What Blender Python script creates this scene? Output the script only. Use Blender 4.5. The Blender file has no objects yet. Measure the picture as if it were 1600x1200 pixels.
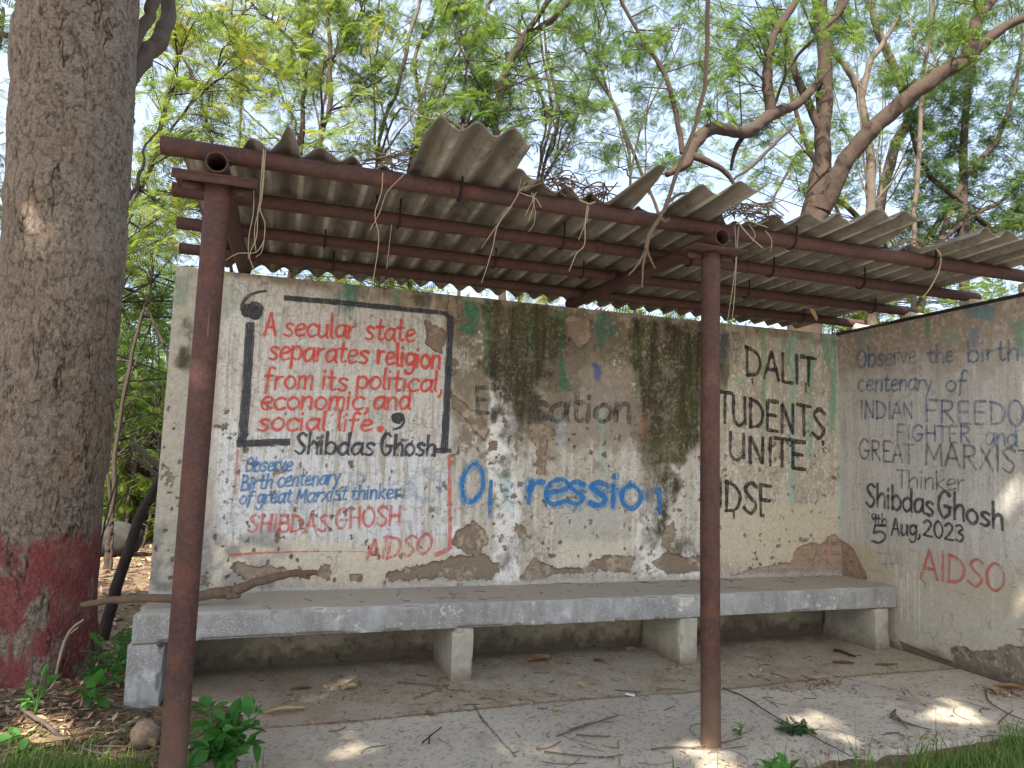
import bpy, math, random
import numpy as np
R_ = random.Random(7)
rng = np.random.default_rng(11)
# ------------------------------------------------------------------ camera, world, sun, exposure
SC = bpy.context.scene
COL = SC.collection
CAM = np.array([1.1344, -4.6222, 1.308])
_y, _p, _r, FPX = -0.31448, 0.1078, 0.0301, 1078.744
_f = np.array([-math.sin(_y)*math.cos(_p), math.cos(_y)*math.cos(_p), math.sin(_p)])
_rt = np.array([math.cos(_y), math.sin(_y), 0.0])
_up = np.cross(_rt, _f)
RT = _rt*math.cos(_r) + _up*math.sin(_r)
UP = -_rt*math.sin(_r) + _up*math.cos(_r)
FW = _f
cd = bpy.data.cameras.new("camera")
cam = bpy.data.objects.new("camera", cd)
COL.objects.link(cam)
from mathutils import Matrix, Vector
cam.matrix_world = Matrix(((RT[0], UP[0], -FW[0], CAM[0]), (RT[1], UP[1], -FW[1], CAM[1]), (RT[2], UP[2], -FW[2], CAM[2]), (0, 0, 0, 1)))
cd.sensor_width = 36.0
cd.lens = FPX/1600*36
cd.clip_end = 500
cd.clip_start = 0.05
SC.camera = cam
SUN = np.array([-0.50, -0.80, 1.0]); SUN /= np.linalg.norm(SUN)     # direction towards the sun
W = bpy.data.worlds.new("World"); SC.world = W; W.use_nodes = True
wn = W.node_tree; bg = wn.nodes["Background"]
sky = wn.nodes.new("ShaderNodeTexSky"); sky.sky_type = 'NISHITA'; sky.sun_disc = False
sky.sun_elevation = math.asin(SUN[2]); sky.sun_rotation = math.atan2(SUN[0], SUN[1])
sky.dust_density = 3.0; sky.air_density = 1.0; sky.ozone_density = 1.0
# thin bright cloud veil: part of the sky, laid out by direction
tc = wn.nodes.new("ShaderNodeTexCoord")
cn = wn.nodes.new("ShaderNodeTexNoise"); cn.inputs["Scale"].default_value = 2.6; cn.inputs["Detail"].default_value = 6
wn.links.new(tc.outputs["Generated"], cn.inputs["Vector"])
cr = wn.nodes.new("ShaderNodeValToRGB"); cr.color_ramp.elements[0].position = 0.38; cr.color_ramp.elements[1].position = 0.62
cr.color_ramp.elements[0].color = (0.45,)*3+(1,); cr.color_ramp.elements[1].color = (0.85,)*3+(1,)
wn.links.new(cn.outputs["Fac"], cr.inputs["Fac"])
mx = wn.nodes.new("ShaderNodeMix"); mx.data_type = 'RGBA'
wn.links.new(cr.outputs["Color"], mx.inputs[0]); wn.links.new(sky.outputs["Color"], mx.inputs[6])
mx.inputs[7].default_value = (2.25, 2.52, 3.1, 1)
wn.links.new(mx.outputs[2], bg.inputs["Color"])
bg.inputs["Strength"].default_value = 0.12
sl = bpy.data.lights.new("sun", 'SUN'); sl.energy = 4.2; sl.angle = math.radians(0.53); sl.color = (1.0, 0.90, 0.76)
so = bpy.data.objects.new("sun", sl); COL.objects.link(so)
so.rotation_euler = Vector(SUN).to_track_quat('Z', 'Y').to_euler(); so.location = (-6, -10, 14)
SC.view_settings.view_transform = 'Standard'; SC.view_settings.look = 'None'; SC.view_settings.gamma = 1
SC.view_settings.exposure = 2.0
# ------------------------------------------------------------------ helpers
def at(px, py, ax, val):
    """the place on the plane (axis ax = val) seen at photo pixel px, py"""
    d = FW + RT*((px-800)/FPX) + UP*((600-py)/FPX)
    return CAM + d*((val-CAM[ax])/d[ax])
def link(o, parent=None):
    COL.objects.link(o)
    if parent is not None: o.parent = parent
    return o
def tag(o, label=None, cat=None, group=None, kind=None):
    if label: o["label"] = label
    if cat: o["category"] = cat
    if group: o["group"] = group
    if kind: o["kind"] = kind
    return o
def empty(name, loc, label, cat, group=None):
    o = bpy.data.objects.new(name, None); o.location = loc; o.empty_display_size = .1
    link(o); return tag(o, label, cat, group)
def npmesh(name, V, Q=None, T=None, mat=None, parent=None, smooth=True, cols=None, fl=None):
    """fast mesh from numpy: V (n,3) world coords, Q (m,4), T (k,3)"""
    V = np.asarray(V, np.float32)
    if parent is not None: V = V - np.array(parent.location, np.float32)
    me = bpy.data.meshes.new(name)
    loops = []; starts = []; n = 0
    for F, k in ((Q, 4), (T, 3)):
        if F is None or len(F) == 0: continue
        F = np.asarray(F, np.int32); loops.append(F.ravel()); starts.append(n + np.arange(len(F), dtype=np.int32)*k); n += F.size
    loops = np.concatenate(loops); starts = np.concatenate(starts)
    me.vertices.add(len(V)); me.vertices.foreach_set("co", V.ravel())
    me.loops.add(len(loops)); me.loops.foreach_set("vertex_index", loops)
    me.polygons.add(len(starts)); me.polygons.foreach_set("loop_start", starts)
    me.update(calc_edges=True); me.validate()
    if smooth: me.polygons.foreach_set("use_smooth", np.ones(len(me.polygons), bool))
    for k, c in (cols or {}).items():
        a = me.attributes.new(k, 'FLOAT_COLOR', 'POINT'); c4 = np.ones((len(V), 4), np.float32); c4[:, :3] = c
        a.data.foreach_set("color", c4.ravel())
    for k, c in (fl or {}).items():
        a = me.attributes.new(k, 'FLOAT', 'POINT'); a.data.foreach_set("value", np.asarray(c, np.float32))
    if mat: me.materials.append(mat)
    return link(bpy.data.objects.new(name, me), parent)
class MB:
    """collects pieces and links them as one mesh"""
    def __init__(s): s.V = []; s.Q = []; s.T = []; s.n = 0; s.F = []
    def add(s, V, Q=None, T=None, f=None):
        V = np.asarray(V, float); s.V.append(V)
        if Q is not None and len(Q): s.Q.append(np.asarray(Q, int)+s.n)
        if T is not None and len(T): s.T.append(np.asarray(T, int)+s.n)
        s.F.append(np.full(len(V), 0.5 if f is None else f) if np.isscalar(f) or f is None else np.asarray(f))
        s.n += len(V)
    def box(s, a, b, j=0.0):
        a = np.minimum(a, b).astype(float) if False else np.array(a, float); b = np.array(b, float)
        V = np.array([[x, y, z] for x in (a[0], b[0]) for y in (a[1], b[1]) for z in (a[2], b[2])])
        s.add(V, [[0, 1, 3, 2], [4, 6, 7, 5], [0, 4, 5, 1], [2, 3, 7, 6], [0, 2, 6, 4], [1, 5, 7, 3]])
    def tube(s, P, r, seg=8, cap=True, f=None, rough=0.0):
        V, Q, T = tube(P, r, seg, cap, rough); s.add(V, Q, T, f)
    def build(s, name, mat, parent=None, smooth=True):
        return npmesh(name, np.concatenate(s.V), np.concatenate(s.Q) if s.Q else None, np.concatenate(s.T) if s.T else None, mat, parent, smooth, fl={"tint": np.concatenate(s.F)})
def frames(P):
    t = np.gradient(P, axis=0); t /= np.linalg.norm(t, axis=1, keepdims=True)+1e-9
    ref = np.array([0, 0, 1.0]) if abs(t[:, 2]).mean() < .8 else np.array([1.0, 0, 0])
    n = np.cross(t, ref); n /= np.linalg.norm(n, axis=1, keepdims=True)+1e-9
    return t, n, np.cross(t, n)
def tube(P, r, seg=8, cap=True, rough=0.0):
    P = np.asarray(P, float); r = np.broadcast_to(np.asarray(r, float), (len(P),))
    t, n, b = frames(P)
    a = np.arange(seg)/seg*2*math.pi
    rr = np.repeat(r[:, None], seg, 1)
    if rough:
        s = np.concatenate([[0], np.cumsum(np.linalg.norm(np.diff(P, axis=0), axis=1))])[:, None]/(r.mean()*3); rr = rr*(1+rough*2*(fbm(np.cos(a)[None]*1.1+s, np.sin(a)[None]*1.1+s*.37, 5, 9)-.5))
    V = (P[:, None]+(n[:, None]*np.cos(a)[None, :, None]+b[:, None]*np.sin(a)[None, :, None])*rr[..., None]).reshape(-1, 3)
    m = len(P); i = np.arange(m-1)[:, None]*seg; k = np.arange(seg)[None]; k2 = (k+1) % seg
    Q = np.stack([i+k, i+k2, i+seg+k2, i+seg+k], -1).reshape(-1, 4)
    T = []
    if cap:
        V = np.concatenate([V, P[:1], P[-1:]]); c0 = m*seg; kk = np.arange(seg)
        T = np.concatenate([np.stack([np.full(seg, c0), (kk+1) % seg, kk], -1), np.stack([np.full(seg, c0+1), (m-1)*seg+kk, (m-1)*seg+(kk+1) % seg], -1)])
    return V, Q, T
def spline(P, n=8):
    """Catmull-Rom through the points P"""
    P = np.asarray(P, float)
    if len(P) < 3: return np.array([P[0]+(P[-1]-P[0])*t for t in np.linspace(0, 1, max(3, n))])
    closed = np.allclose(P[0], P[-1])
    A = np.concatenate([[P[-2] if closed else 2*P[0]-P[1]], P, [P[1] if closed else 2*P[-1]-P[-2]]])
    out = []
    for i in range(1, len(A)-2):
        t = np.linspace(0, 1, n, endpoint=False)[:, None]
        a, b, c, d = A[i-1], A[i], A[i+1], A[i+2]
        out.append(.5*(2*b+(c-a)*t+(2*a-5*b+4*c-d)*t**2+(3*b-a-3*c+d)*t**3))
    return np.concatenate(out+[P[-1:]])
_tab = np.random.default_rng(3).random((256, 256))
def vn(x, y):
    x = np.asarray(x, float)+1000.37; y = np.asarray(y, float)+1000.71
    i = np.floor(x).astype(int); j = np.floor(y).astype(int); u = x-i; v = y-j
    u = u*u*(3-2*u); v = v*v*(3-2*v); g = lambda a, b: _tab[a & 255, b & 255]
    return (g(i, j)*(1-u)+g(i+1, j)*u)*(1-v)+(g(i, j+1)*(1-u)+g(i+1, j+1)*u)*v
def fbm(x, y, o=5, s=0):
    r = 0; a = .5; t = 0
    for k in range(o):
        r = r+a*vn(x*2**k+17.3*k+s*31.7, y*2**k+7.1*k+s*13.3); t += a; a *= .55
    return r/t
def ss(a, b, x): 
    t = np.clip((x-a)/(b-a), 0, 1); return t*t*(3-2*t)
def sdpoly(u, v, P):
    """signed distance to polygon, positive inside"""
    P = np.asarray(P, float); d = np.full(u.shape, 1e9); ins = np.zeros(u.shape, bool)
    for i in range(len(P)):
        a = P[i]; b = P[(i+1) % len(P)]; e = b-a
        wu = u-a[0]; wv = v-a[1]; t = np.clip((wu*e[0]+wv*e[1])/(e@e+1e-12), 0, 1)
        d = np.minimum(d, (wu-e[0]*t)**2+(wv-e[1]*t)**2)
        c = (a[1] > v) != (b[1] > v)
        ins ^= c & (u < (b[0]-a[0])*(v-a[1])/((b[1]-a[1]) if b[1] != a[1] else 1e-9)+a[0])
    d = np.sqrt(d); return np.where(ins, d, -d)
# ---- node helpers
class NT:
    def __init__(s, name):
        s.m = bpy.data.materials.new(name); s.m.use_nodes = True; s.t = s.m.node_tree
        s.b = s.t.nodes["Principled BSDF"]; s.out = s.t.nodes["Material Output"]; s.b.inputs["Specular IOR Level"].default_value = .25
    def n(s, ty, ins=None, **kw):
        q = s.t.nodes.new("ShaderNode"+ty)
        for k, v in kw.items(): setattr(q, k, v)
        for k, v in (ins or {}).items(): s.set(q.inputs[k], v)
        return q
    def set(s, sock, v):
        if hasattr(v, "links"): s.t.links.new(v, sock)
        else: sock.default_value = v
    def pos(s, scale=(1, 1, 1)):
        g = s.n("TexCoord"); mp = s.n("Mapping", {"Vector": g.outputs["Object"], "Scale": scale}); return mp.outputs[0]
    def noise(s, sc, detail=5, rough=.6, vec=None, dist=0):
        return s.n("TexNoise", {"Vector": vec if vec is not None else s.pos(), "Scale": sc, "Detail": detail, "Roughness": rough, "Distortion": dist}).outputs["Fac"]
    def ramp(s, fac, *st):
        q = s.n("ValToRGB", {"Fac": fac}); e = q.color_ramp.elements
        while len(e) < len(st): e.new(.5)
        for k, (p, c) in enumerate(st):
            e[k].position = p; e[k].color = (c, c, c, 1) if np.isscalar(c) else tuple(c)+(1,)
        return q.outputs["Color"]
    def mix(s, fac, a, b, blend='MIX'):
        q = s.n("Mix", data_type='RGBA', blend_type=blend)
        c = lambda v: tuple(v)+(1,) if isinstance(v, tuple) and len(v) == 3 else v
        s.set(q.inputs[0], fac); s.set(q.inputs[6], c(a)); s.set(q.inputs[7], c(b)); return q.outputs[2]
    def math(s, op, a, b=0.0, c=0.0):
        q = s.n("Math", operation=op); s.set(q.inputs[0], a); s.set(q.inputs[1], b); s.set(q.inputs[2], c); return q.outputs[0]
    def attr(s, name, out="Color"): return s.n("Attribute", attribute_name=name).outputs[out]
    def bump(s, h, st=.4, d=.01):
        q = s.n("Bump", {"Height": h, "Strength": st, "Distance": d}); s.set(s.b.inputs["Normal"], q.outputs[0])
    def col(s, v, rough=.85):
        s.set(s.b.inputs["Base Color"], tuple(v)+(1,) if isinstance(v, tuple) else v); s.set(s.b.inputs["Roughness"], rough); return s.m
# ------------------------------------------------------------------ materials
def m_plaster():
    t = NT("weathered_plaster"); c = t.attr("col")
    g = t.noise(90, 4, .65); c = t.mix(.55, c, t.ramp(g, (.3, .55), (.7, 1.0)), 'MULTIPLY')
    c = t.mix(1.0, c, (1.22, 1.22, 1.22), 'MULTIPLY')
    f = t.noise(320, 2, .5); c = t.mix(t.ramp(f, (.66, 0), (.74, .45)), c, (.10, .085, .06))
    t.bump(t.math('ADD', t.noise(160, 5, .7), t.math('MULTIPLY', t.noise(38, 4, .6), 1.2)), .55, .006)
    return t.col(c, .93)
def m_rust(name, tint=1.0, dust=False):
    t = NT(name)
    a = t.noise(9, 6, .7); b = t.noise(60, 5, .7); p = t.noise(160, 3, .6)
    c = t.ramp(a, (.30, (.055*tint, .029*tint, .026*tint)), (.52, (.085*tint, .043*tint, .037*tint)), (.68, (.15*tint, .062*tint, .038*tint)), (.80, (.07*tint, .036*tint, .03*tint)))
    c = t.mix(t.ramp(b, (.45, 0), (.7, .55)), c, (.16*tint, .08*tint, .055*tint))
    c = t.mix(t.ramp(p, (.62, 0), (.70, .6)), c, (.035, .02, .016))
    if dust:
        z = t.n("SeparateXYZ", {0: t.n("TexCoord").outputs["Object"]}).outputs[2]; zz = t.math('ADD', z, t.math('MULTIPLY', t.noise(12, 5, .7), .35))
        c = t.mix(t.ramp(zz, (.12, .75), (.62, 0)), c, (.20, .135, .09)); sc = t.noise(30, 5, .6, t.pos((3, 3, .12))); c = t.mix(t.ramp(sc, (.66, 0), (.74, .5)), c, (.26, .19, .16))
    t.bump(t.math('ADD', p, b), .5, .003)
    return t.col(c, t.ramp(a, (.3, .62), (.7, .85)))
def m_sheet():
    t = NT("asbestos_cement"); a = t.noise(5, 6, .7, t.pos((1, .4, 1))); b = t.noise(45, 5, .7)
    c = t.ramp(a, (.3, (.13, .112, .088)), (.55, (.215, .192, .155)), (.75, (.29, .265, .215)))
    rg = t.attr('ridge', 'Fac'); c = t.mix(t.math('MULTIPLY', t.ramp(rg, (.86, 0), (.97, .8)), t.ramp(t.noise(4, 4, .6), (.4, 0), (.6, 1))), c, (.42, .39, .32)); c = t.mix(t.ramp(rg, (.05, .6), (.35, 0)), c, (.095, .078, .058))  # catch-light painted along the lowest ridges; hollows between them coloured darker
    c = t.mix(t.ramp(b, (.5, 0), (.75, .5)), c, (.10, .082, .06))
    st = t.noise(14, 4, .6, t.pos((1.6, .12, 1))); c = t.mix(t.ramp(st, (.52, 0), (.70, .65)), c, (.095, .078, .056)); c = t.mix(t.math('MULTIPLY', t.ramp(t.noise(2.6, 6, .75), (.52, 0), (.64, .7)), t.ramp(t.noise(60, 4, .7), (.35, .3), (.6, 1))), c, (.045, .042, .034))
    t.bump(b, .3, .003); return t.col(c, .9)
def m_concrete(name, base, speck=False):
    t = NT(name); a = t.noise(4, 7, .65); b = t.noise(40, 6, .7)
    c = t.ramp(a, (.28, tuple(x*.62 for x in base)), (.5, base), (.74, tuple(x*1.22 for x in base)))
    c = t.mix(t.ramp(b, (.45, 0), (.72, .45)), c, tuple(x*.5 for x in base))
    geo = t.n("NewGeometry").outputs["Normal"]; up = t.n("SeparateXYZ", {0: geo}).outputs[2]
    if speck:
        v = t.n("TexVoronoi", {"Vector": t.pos(), "Scale": 170.0}); vr = t.n("SeparateColor", {0: v.outputs["Color"]}).outputs[0]
        dot = t.math('MULTIPLY', t.ramp(v.outputs["Distance"], (.28, 1), (.42, 0)), t.ramp(vr, (.45, 0), (.55, 1)))
        patch = t.ramp(t.noise(3.2, 5, .6), (.40, 0), (.52, 1))
        side = t.ramp(up, (.2, 1), (.6, 0)); k = t.math('MULTIPLY', patch, side)
        c = t.mix(k, c, t.mix(dot, (.27, .268, .255), (.62, .61, .58)))
        c = t.mix(t.math('MULTIPLY', side, t.ramp(t.noise(11, 5, .65, t.pos((1, 1, .35))), (.46, 0), (.66, .65))), c, (.20, .19, .165)); c = t.mix(t.math('MULTIPLY', side, t.ramp(t.noise(5.5, 5, .7), (.58, 0), (.62, .7))), c, (.55, .545, .52))
        dust = t.math('MULTIPLY', t.ramp(up, (.5, 0), (.9, 1)), t.ramp(t.noise(6, 6, .7), (.25, .65), (.55, 1)))
        c = t.mix(dust, c, t.mix(t.noise(70, 5, .7), (.34, .295, .235), (.56, .50, .41)))
    if not speck:
        zz = t.math('ADD', t.n("SeparateXYZ", {0: t.n("TexCoord").outputs["Object"]}).outputs[2], t.math('MULTIPLY', t.noise(13, 5, .7), .16))
        c = t.mix(t.ramp(zz, (.06, .9), (.17, 0)), c, t.mix(t.noise(9, 4, .6), (.10, .075, .05), (.27, .16, .11)))
    t.bump(t.math('ADD', b, t.noise(150, 4, .7)), .5, .004)
    return t.col(c, .92)
def m_floor():
    t = NT("dusty_cement_floor"); c = t.attr("col"); b = t.noise(55, 6, .7); f = t.noise(260, 3, .6)
    c = t.mix(t.ramp(b, (.42, 0), (.72, .38)), c, t.mix(1.0, c, (.55, .52, .5), 'MULTIPLY'))
    c = t.mix(t.ramp(f, (.62, 0), (.72, .5)), c, (.09, .065, .045))
    t.bump(t.math('ADD', b, f), .5, .004); return t.col(c, .94)
def m_ground():
    t = NT("litter_soil"); a = t.noise(2.2, 6, .7); b = t.noise(26, 6, .75); f = t.noise(110, 5, .7)
    c = t.ramp(b, (.3, (.085, .058, .038)), (.5, (.20, .135, .088)), (.62, (.31, .225, .15)), (.75, (.40, .31, .22)))
    c = t.mix(t.ramp(f, (.55, 0), (.7, .6)), c, (.34, .26, .18))
    c = t.mix(t.ramp(a, (.5, 0), (.7, .6)), c, (.085, .105, .04))
    t.bump(t.math('ADD', b, f), .8, .02); return t.col(c, .95)
def m_bark_big():
    t = NT("rough_bark"); h = t.attr("h", "Fac"); k = t.noise(70, 6, .75); l = t.noise(3, 5, .6)
    c = t.ramp(h, (.12, (.042, .032, .024)), (.38, (.155, .118, .090)), (.62, (.265, .21, .162)), (.9, (.37, .305, .24)))
    c = t.mix(t.ramp(k, (.35, .6), (.60, 0)), c, (.075, .058, .048))
    c = t.mix(t.ramp(l, (.56, 0), (.68, .5)), c, (.27, .165, .10))
    red = t.attr("red", "Fac")
    c = t.mix(t.math('MULTIPLY', red, t.ramp(t.noise(9, 5, .65), (.3, .55), (.6, .92))), c, t.ramp(k, (.3, (.15, .028, .030)), (.6, (.28, .058, .058)), (.8, (.35, .13, .12))))
    t.bump(t.math('ADD', t.noise(45, 7, .75), t.noise(160, 4, .7)), .9, .014); return t.col(c, .92)
def m_bark(name, a, b):
    t = NT(name); k = t.noise(24, 6, .7, t.pos((1, 1, .35))); f = t.noise(5, 4, .6)
    c = t.mix(k, a, b); c = t.mix(t.ramp(f, (.5, 0), (.75, .5)), c, tuple(x*.55 for x in a))
    t.bump(t.math('ADD', k, t.math('MULTIPLY', t.noise(70, 5, .7), .6)), 1.0, .016); return t.col(c, .93)
def m_leaf(name, a, b, tr=.5, dry=None):
    t = NT(name); k = t.attr("tint", "Fac")
    c = t.ramp(k, (0.0, a), (1.0, b))
    if dry: c = t.mix(t.ramp(k, (.96, 0), (.99, 1)), c, dry)
    t.col(c, .6); t.b.inputs["Specular IOR Level"].default_value = .3
    d = t.n("BsdfTranslucent", {"Color": t.mix(1.0, c, (1.25, 1.35, .7), 'MULTIPLY')})
    m = t.n("MixShader", {0: tr, 1: t.b.outputs[0], 2: d.outputs[0]}); t.t.links.new(m.outputs[0], t.out.inputs[0]); return t.m
def m_plain(name, ramp, rough=.9, sc=30):
    t = NT(name); k = t.noise(sc, 5, .7); c = t.ramp(k, (.3, ramp[0]), (.7, ramp[1])); t.bump(k, .3, .004); return t.col(c, rough)
def m_tint(name, *st):
    t = NT(name); k = t.attr("tint", "Fac"); return t.col(t.mix(.4, t.ramp(k, *st), t.ramp(t.noise(120, 4), (.3, .35), (.7, 1.0)), 'MULTIPLY'), .9)
def m_paint(name, c, cover, streak=(1, 1, .08), sc=130, light=None, lo=.42):
    """brushed wall paint, worn through in streaks"""
    t = NT(name); s1 = t.noise(sc, 4, .65, t.pos(streak)); s2 = t.noise(22, 5, .7); 
    k = t.math('ADD', t.math('MULTIPLY', s1, .45), t.math('MULTIPLY', s2, .35)); k = t.math('ADD', k, t.math('MULTIPLY', t.noise(5, 4, .6), .20))
    a = t.ramp(k, (lo-.06, 0.0), (lo+.13, 1.0)); a = t.math('MULTIPLY', a, cover)
    q = t.math('MULTIPLY', t.attr('tint', 'Fac'), t.ramp(t.noise(30, 3, .6), (.35, .25), (.6, 1.0))); cc = t.mix(t.math('ADD', t.math('MULTIPLY', q, .75), t.math('MULTIPLY', t.ramp(s1, (.4, 0), (.7, 1)), .3)), c, light or tuple(min(1, x*1.5+.02) for x in c)); a = t.math('MULTIPLY', a, t.math('SUBTRACT', 1.0, t.math('MULTIPLY', q, .22)))
    t.col(cc, .75)
    m = t.n("MixShader", {0: a, 1: t.n("BsdfTransparent").outputs[0], 2: t.b.outputs[0]}); t.t.links.new(m.outputs[0], t.out.inputs[0]); return t.m
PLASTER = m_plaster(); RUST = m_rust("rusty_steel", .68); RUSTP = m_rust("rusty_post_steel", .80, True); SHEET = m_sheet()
BENCH = m_concrete("terrazzo_concrete", (.40, .40, .385), True); SUPP = m_concrete("cement_render", (.42, .39, .31)); FLOOR = m_floor(); GROUND = m_ground()
BARKBIG = m_bark_big()
BARK_BROWN = m_bark("brown_bark", (.070, .050, .038), (.034, .024, .020)); BARK_DARK = m_bark("dark_bark", (.075, .058, .048), (.035, .027, .023))
BARK_GREY = m_bark("grey_bark", (.15, .122, .098), (.07, .056, .046)); STICK = m_bark("dead_wood", (.24, .17, .115), (.085, .055, .04)); VINE = m_bark("dry_vine_fibre", (.50, .41, .29), (.30, .23, .16))
LEAF_Y = m_leaf("yellow_green_leaf", (.08, .135, .028), (.22, .27, .06), .5, (.30, .27, .06)); LEAF_G = m_leaf("fresh_green_leaf", (.042, .088, .022), (.145, .215, .05), .5)
LEAF_B = m_leaf("cool_green_leaf", (.042, .082, .038), (.12, .185, .07), .45); LEAF_D = m_leaf("dark_green_leaf", (.022, .055, .018), (.065, .13, .035), .4)
WEED = m_leaf("weed_leaf", (.035, .13, .02), (.09, .26, .045), .35); GRASS = m_leaf("grass_blade", (.07, .15, .03), (.22, .32, .08), .35, (.40, .32, .17))
LITTER = m_tint("dry_litter", (0, (.13, .075, .042)), (.35, (.28, .17, .095)), (.65, (.45, .31, .185)), (.85, (.60, .47, .32)), (1, (.16, .10, .06)))
DRYLEAF = m_leaf("dry_leaf", (.20, .105, .05), (.46, .34, .19), .15); TWIGS = m_tint("twig_litter", (0, (.055, .036, .026)), (.6, (.17, .115, .075)), (1, (.34, .25, .16)))
STONE = m_plain("grey_stone", ((.02, .02, .019), (.055, .054, .05)), .9, 12); STONEB = m_plain("brown_stone", ((.16, .11, .075), (.33, .25, .17)), .9, 40)
BLACKIRON = m_plain("black_iron", ((.012, .01, .01), (.03, .022, .02)), .8); BUTT = m_plain("white_paper", ((.65, .64, .60), (.82, .81, .78)), .8)
# ------------------------------------------------------------------ shelter dimensions (metres, from the photograph's perspective)
XL, XR, H, BD, BT, PY = .4283, 5.5147, 2.4357, .5376, .1497, -1.6963
P1X, P2X, ZP = .8148, 3.1175, 2.3696
def wl(pts): return np.array([at(a, b, 1, 0.0)[[0, 2]] for a, b in pts])          # outline on the back wall
def wr(pts): return np.array([at(a, b, 0, XR)[[1, 2]] for a, b in pts])           # outline on the side wall
def blob(u, v, P, soft, nz, amp): return ss(-soft, soft, sdpoly(u, v, P)+(nz-.5)*amp)
def lay(c, m, col): return c*(1-m[:, None])+np.asarray(col)*m[:, None]
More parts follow.
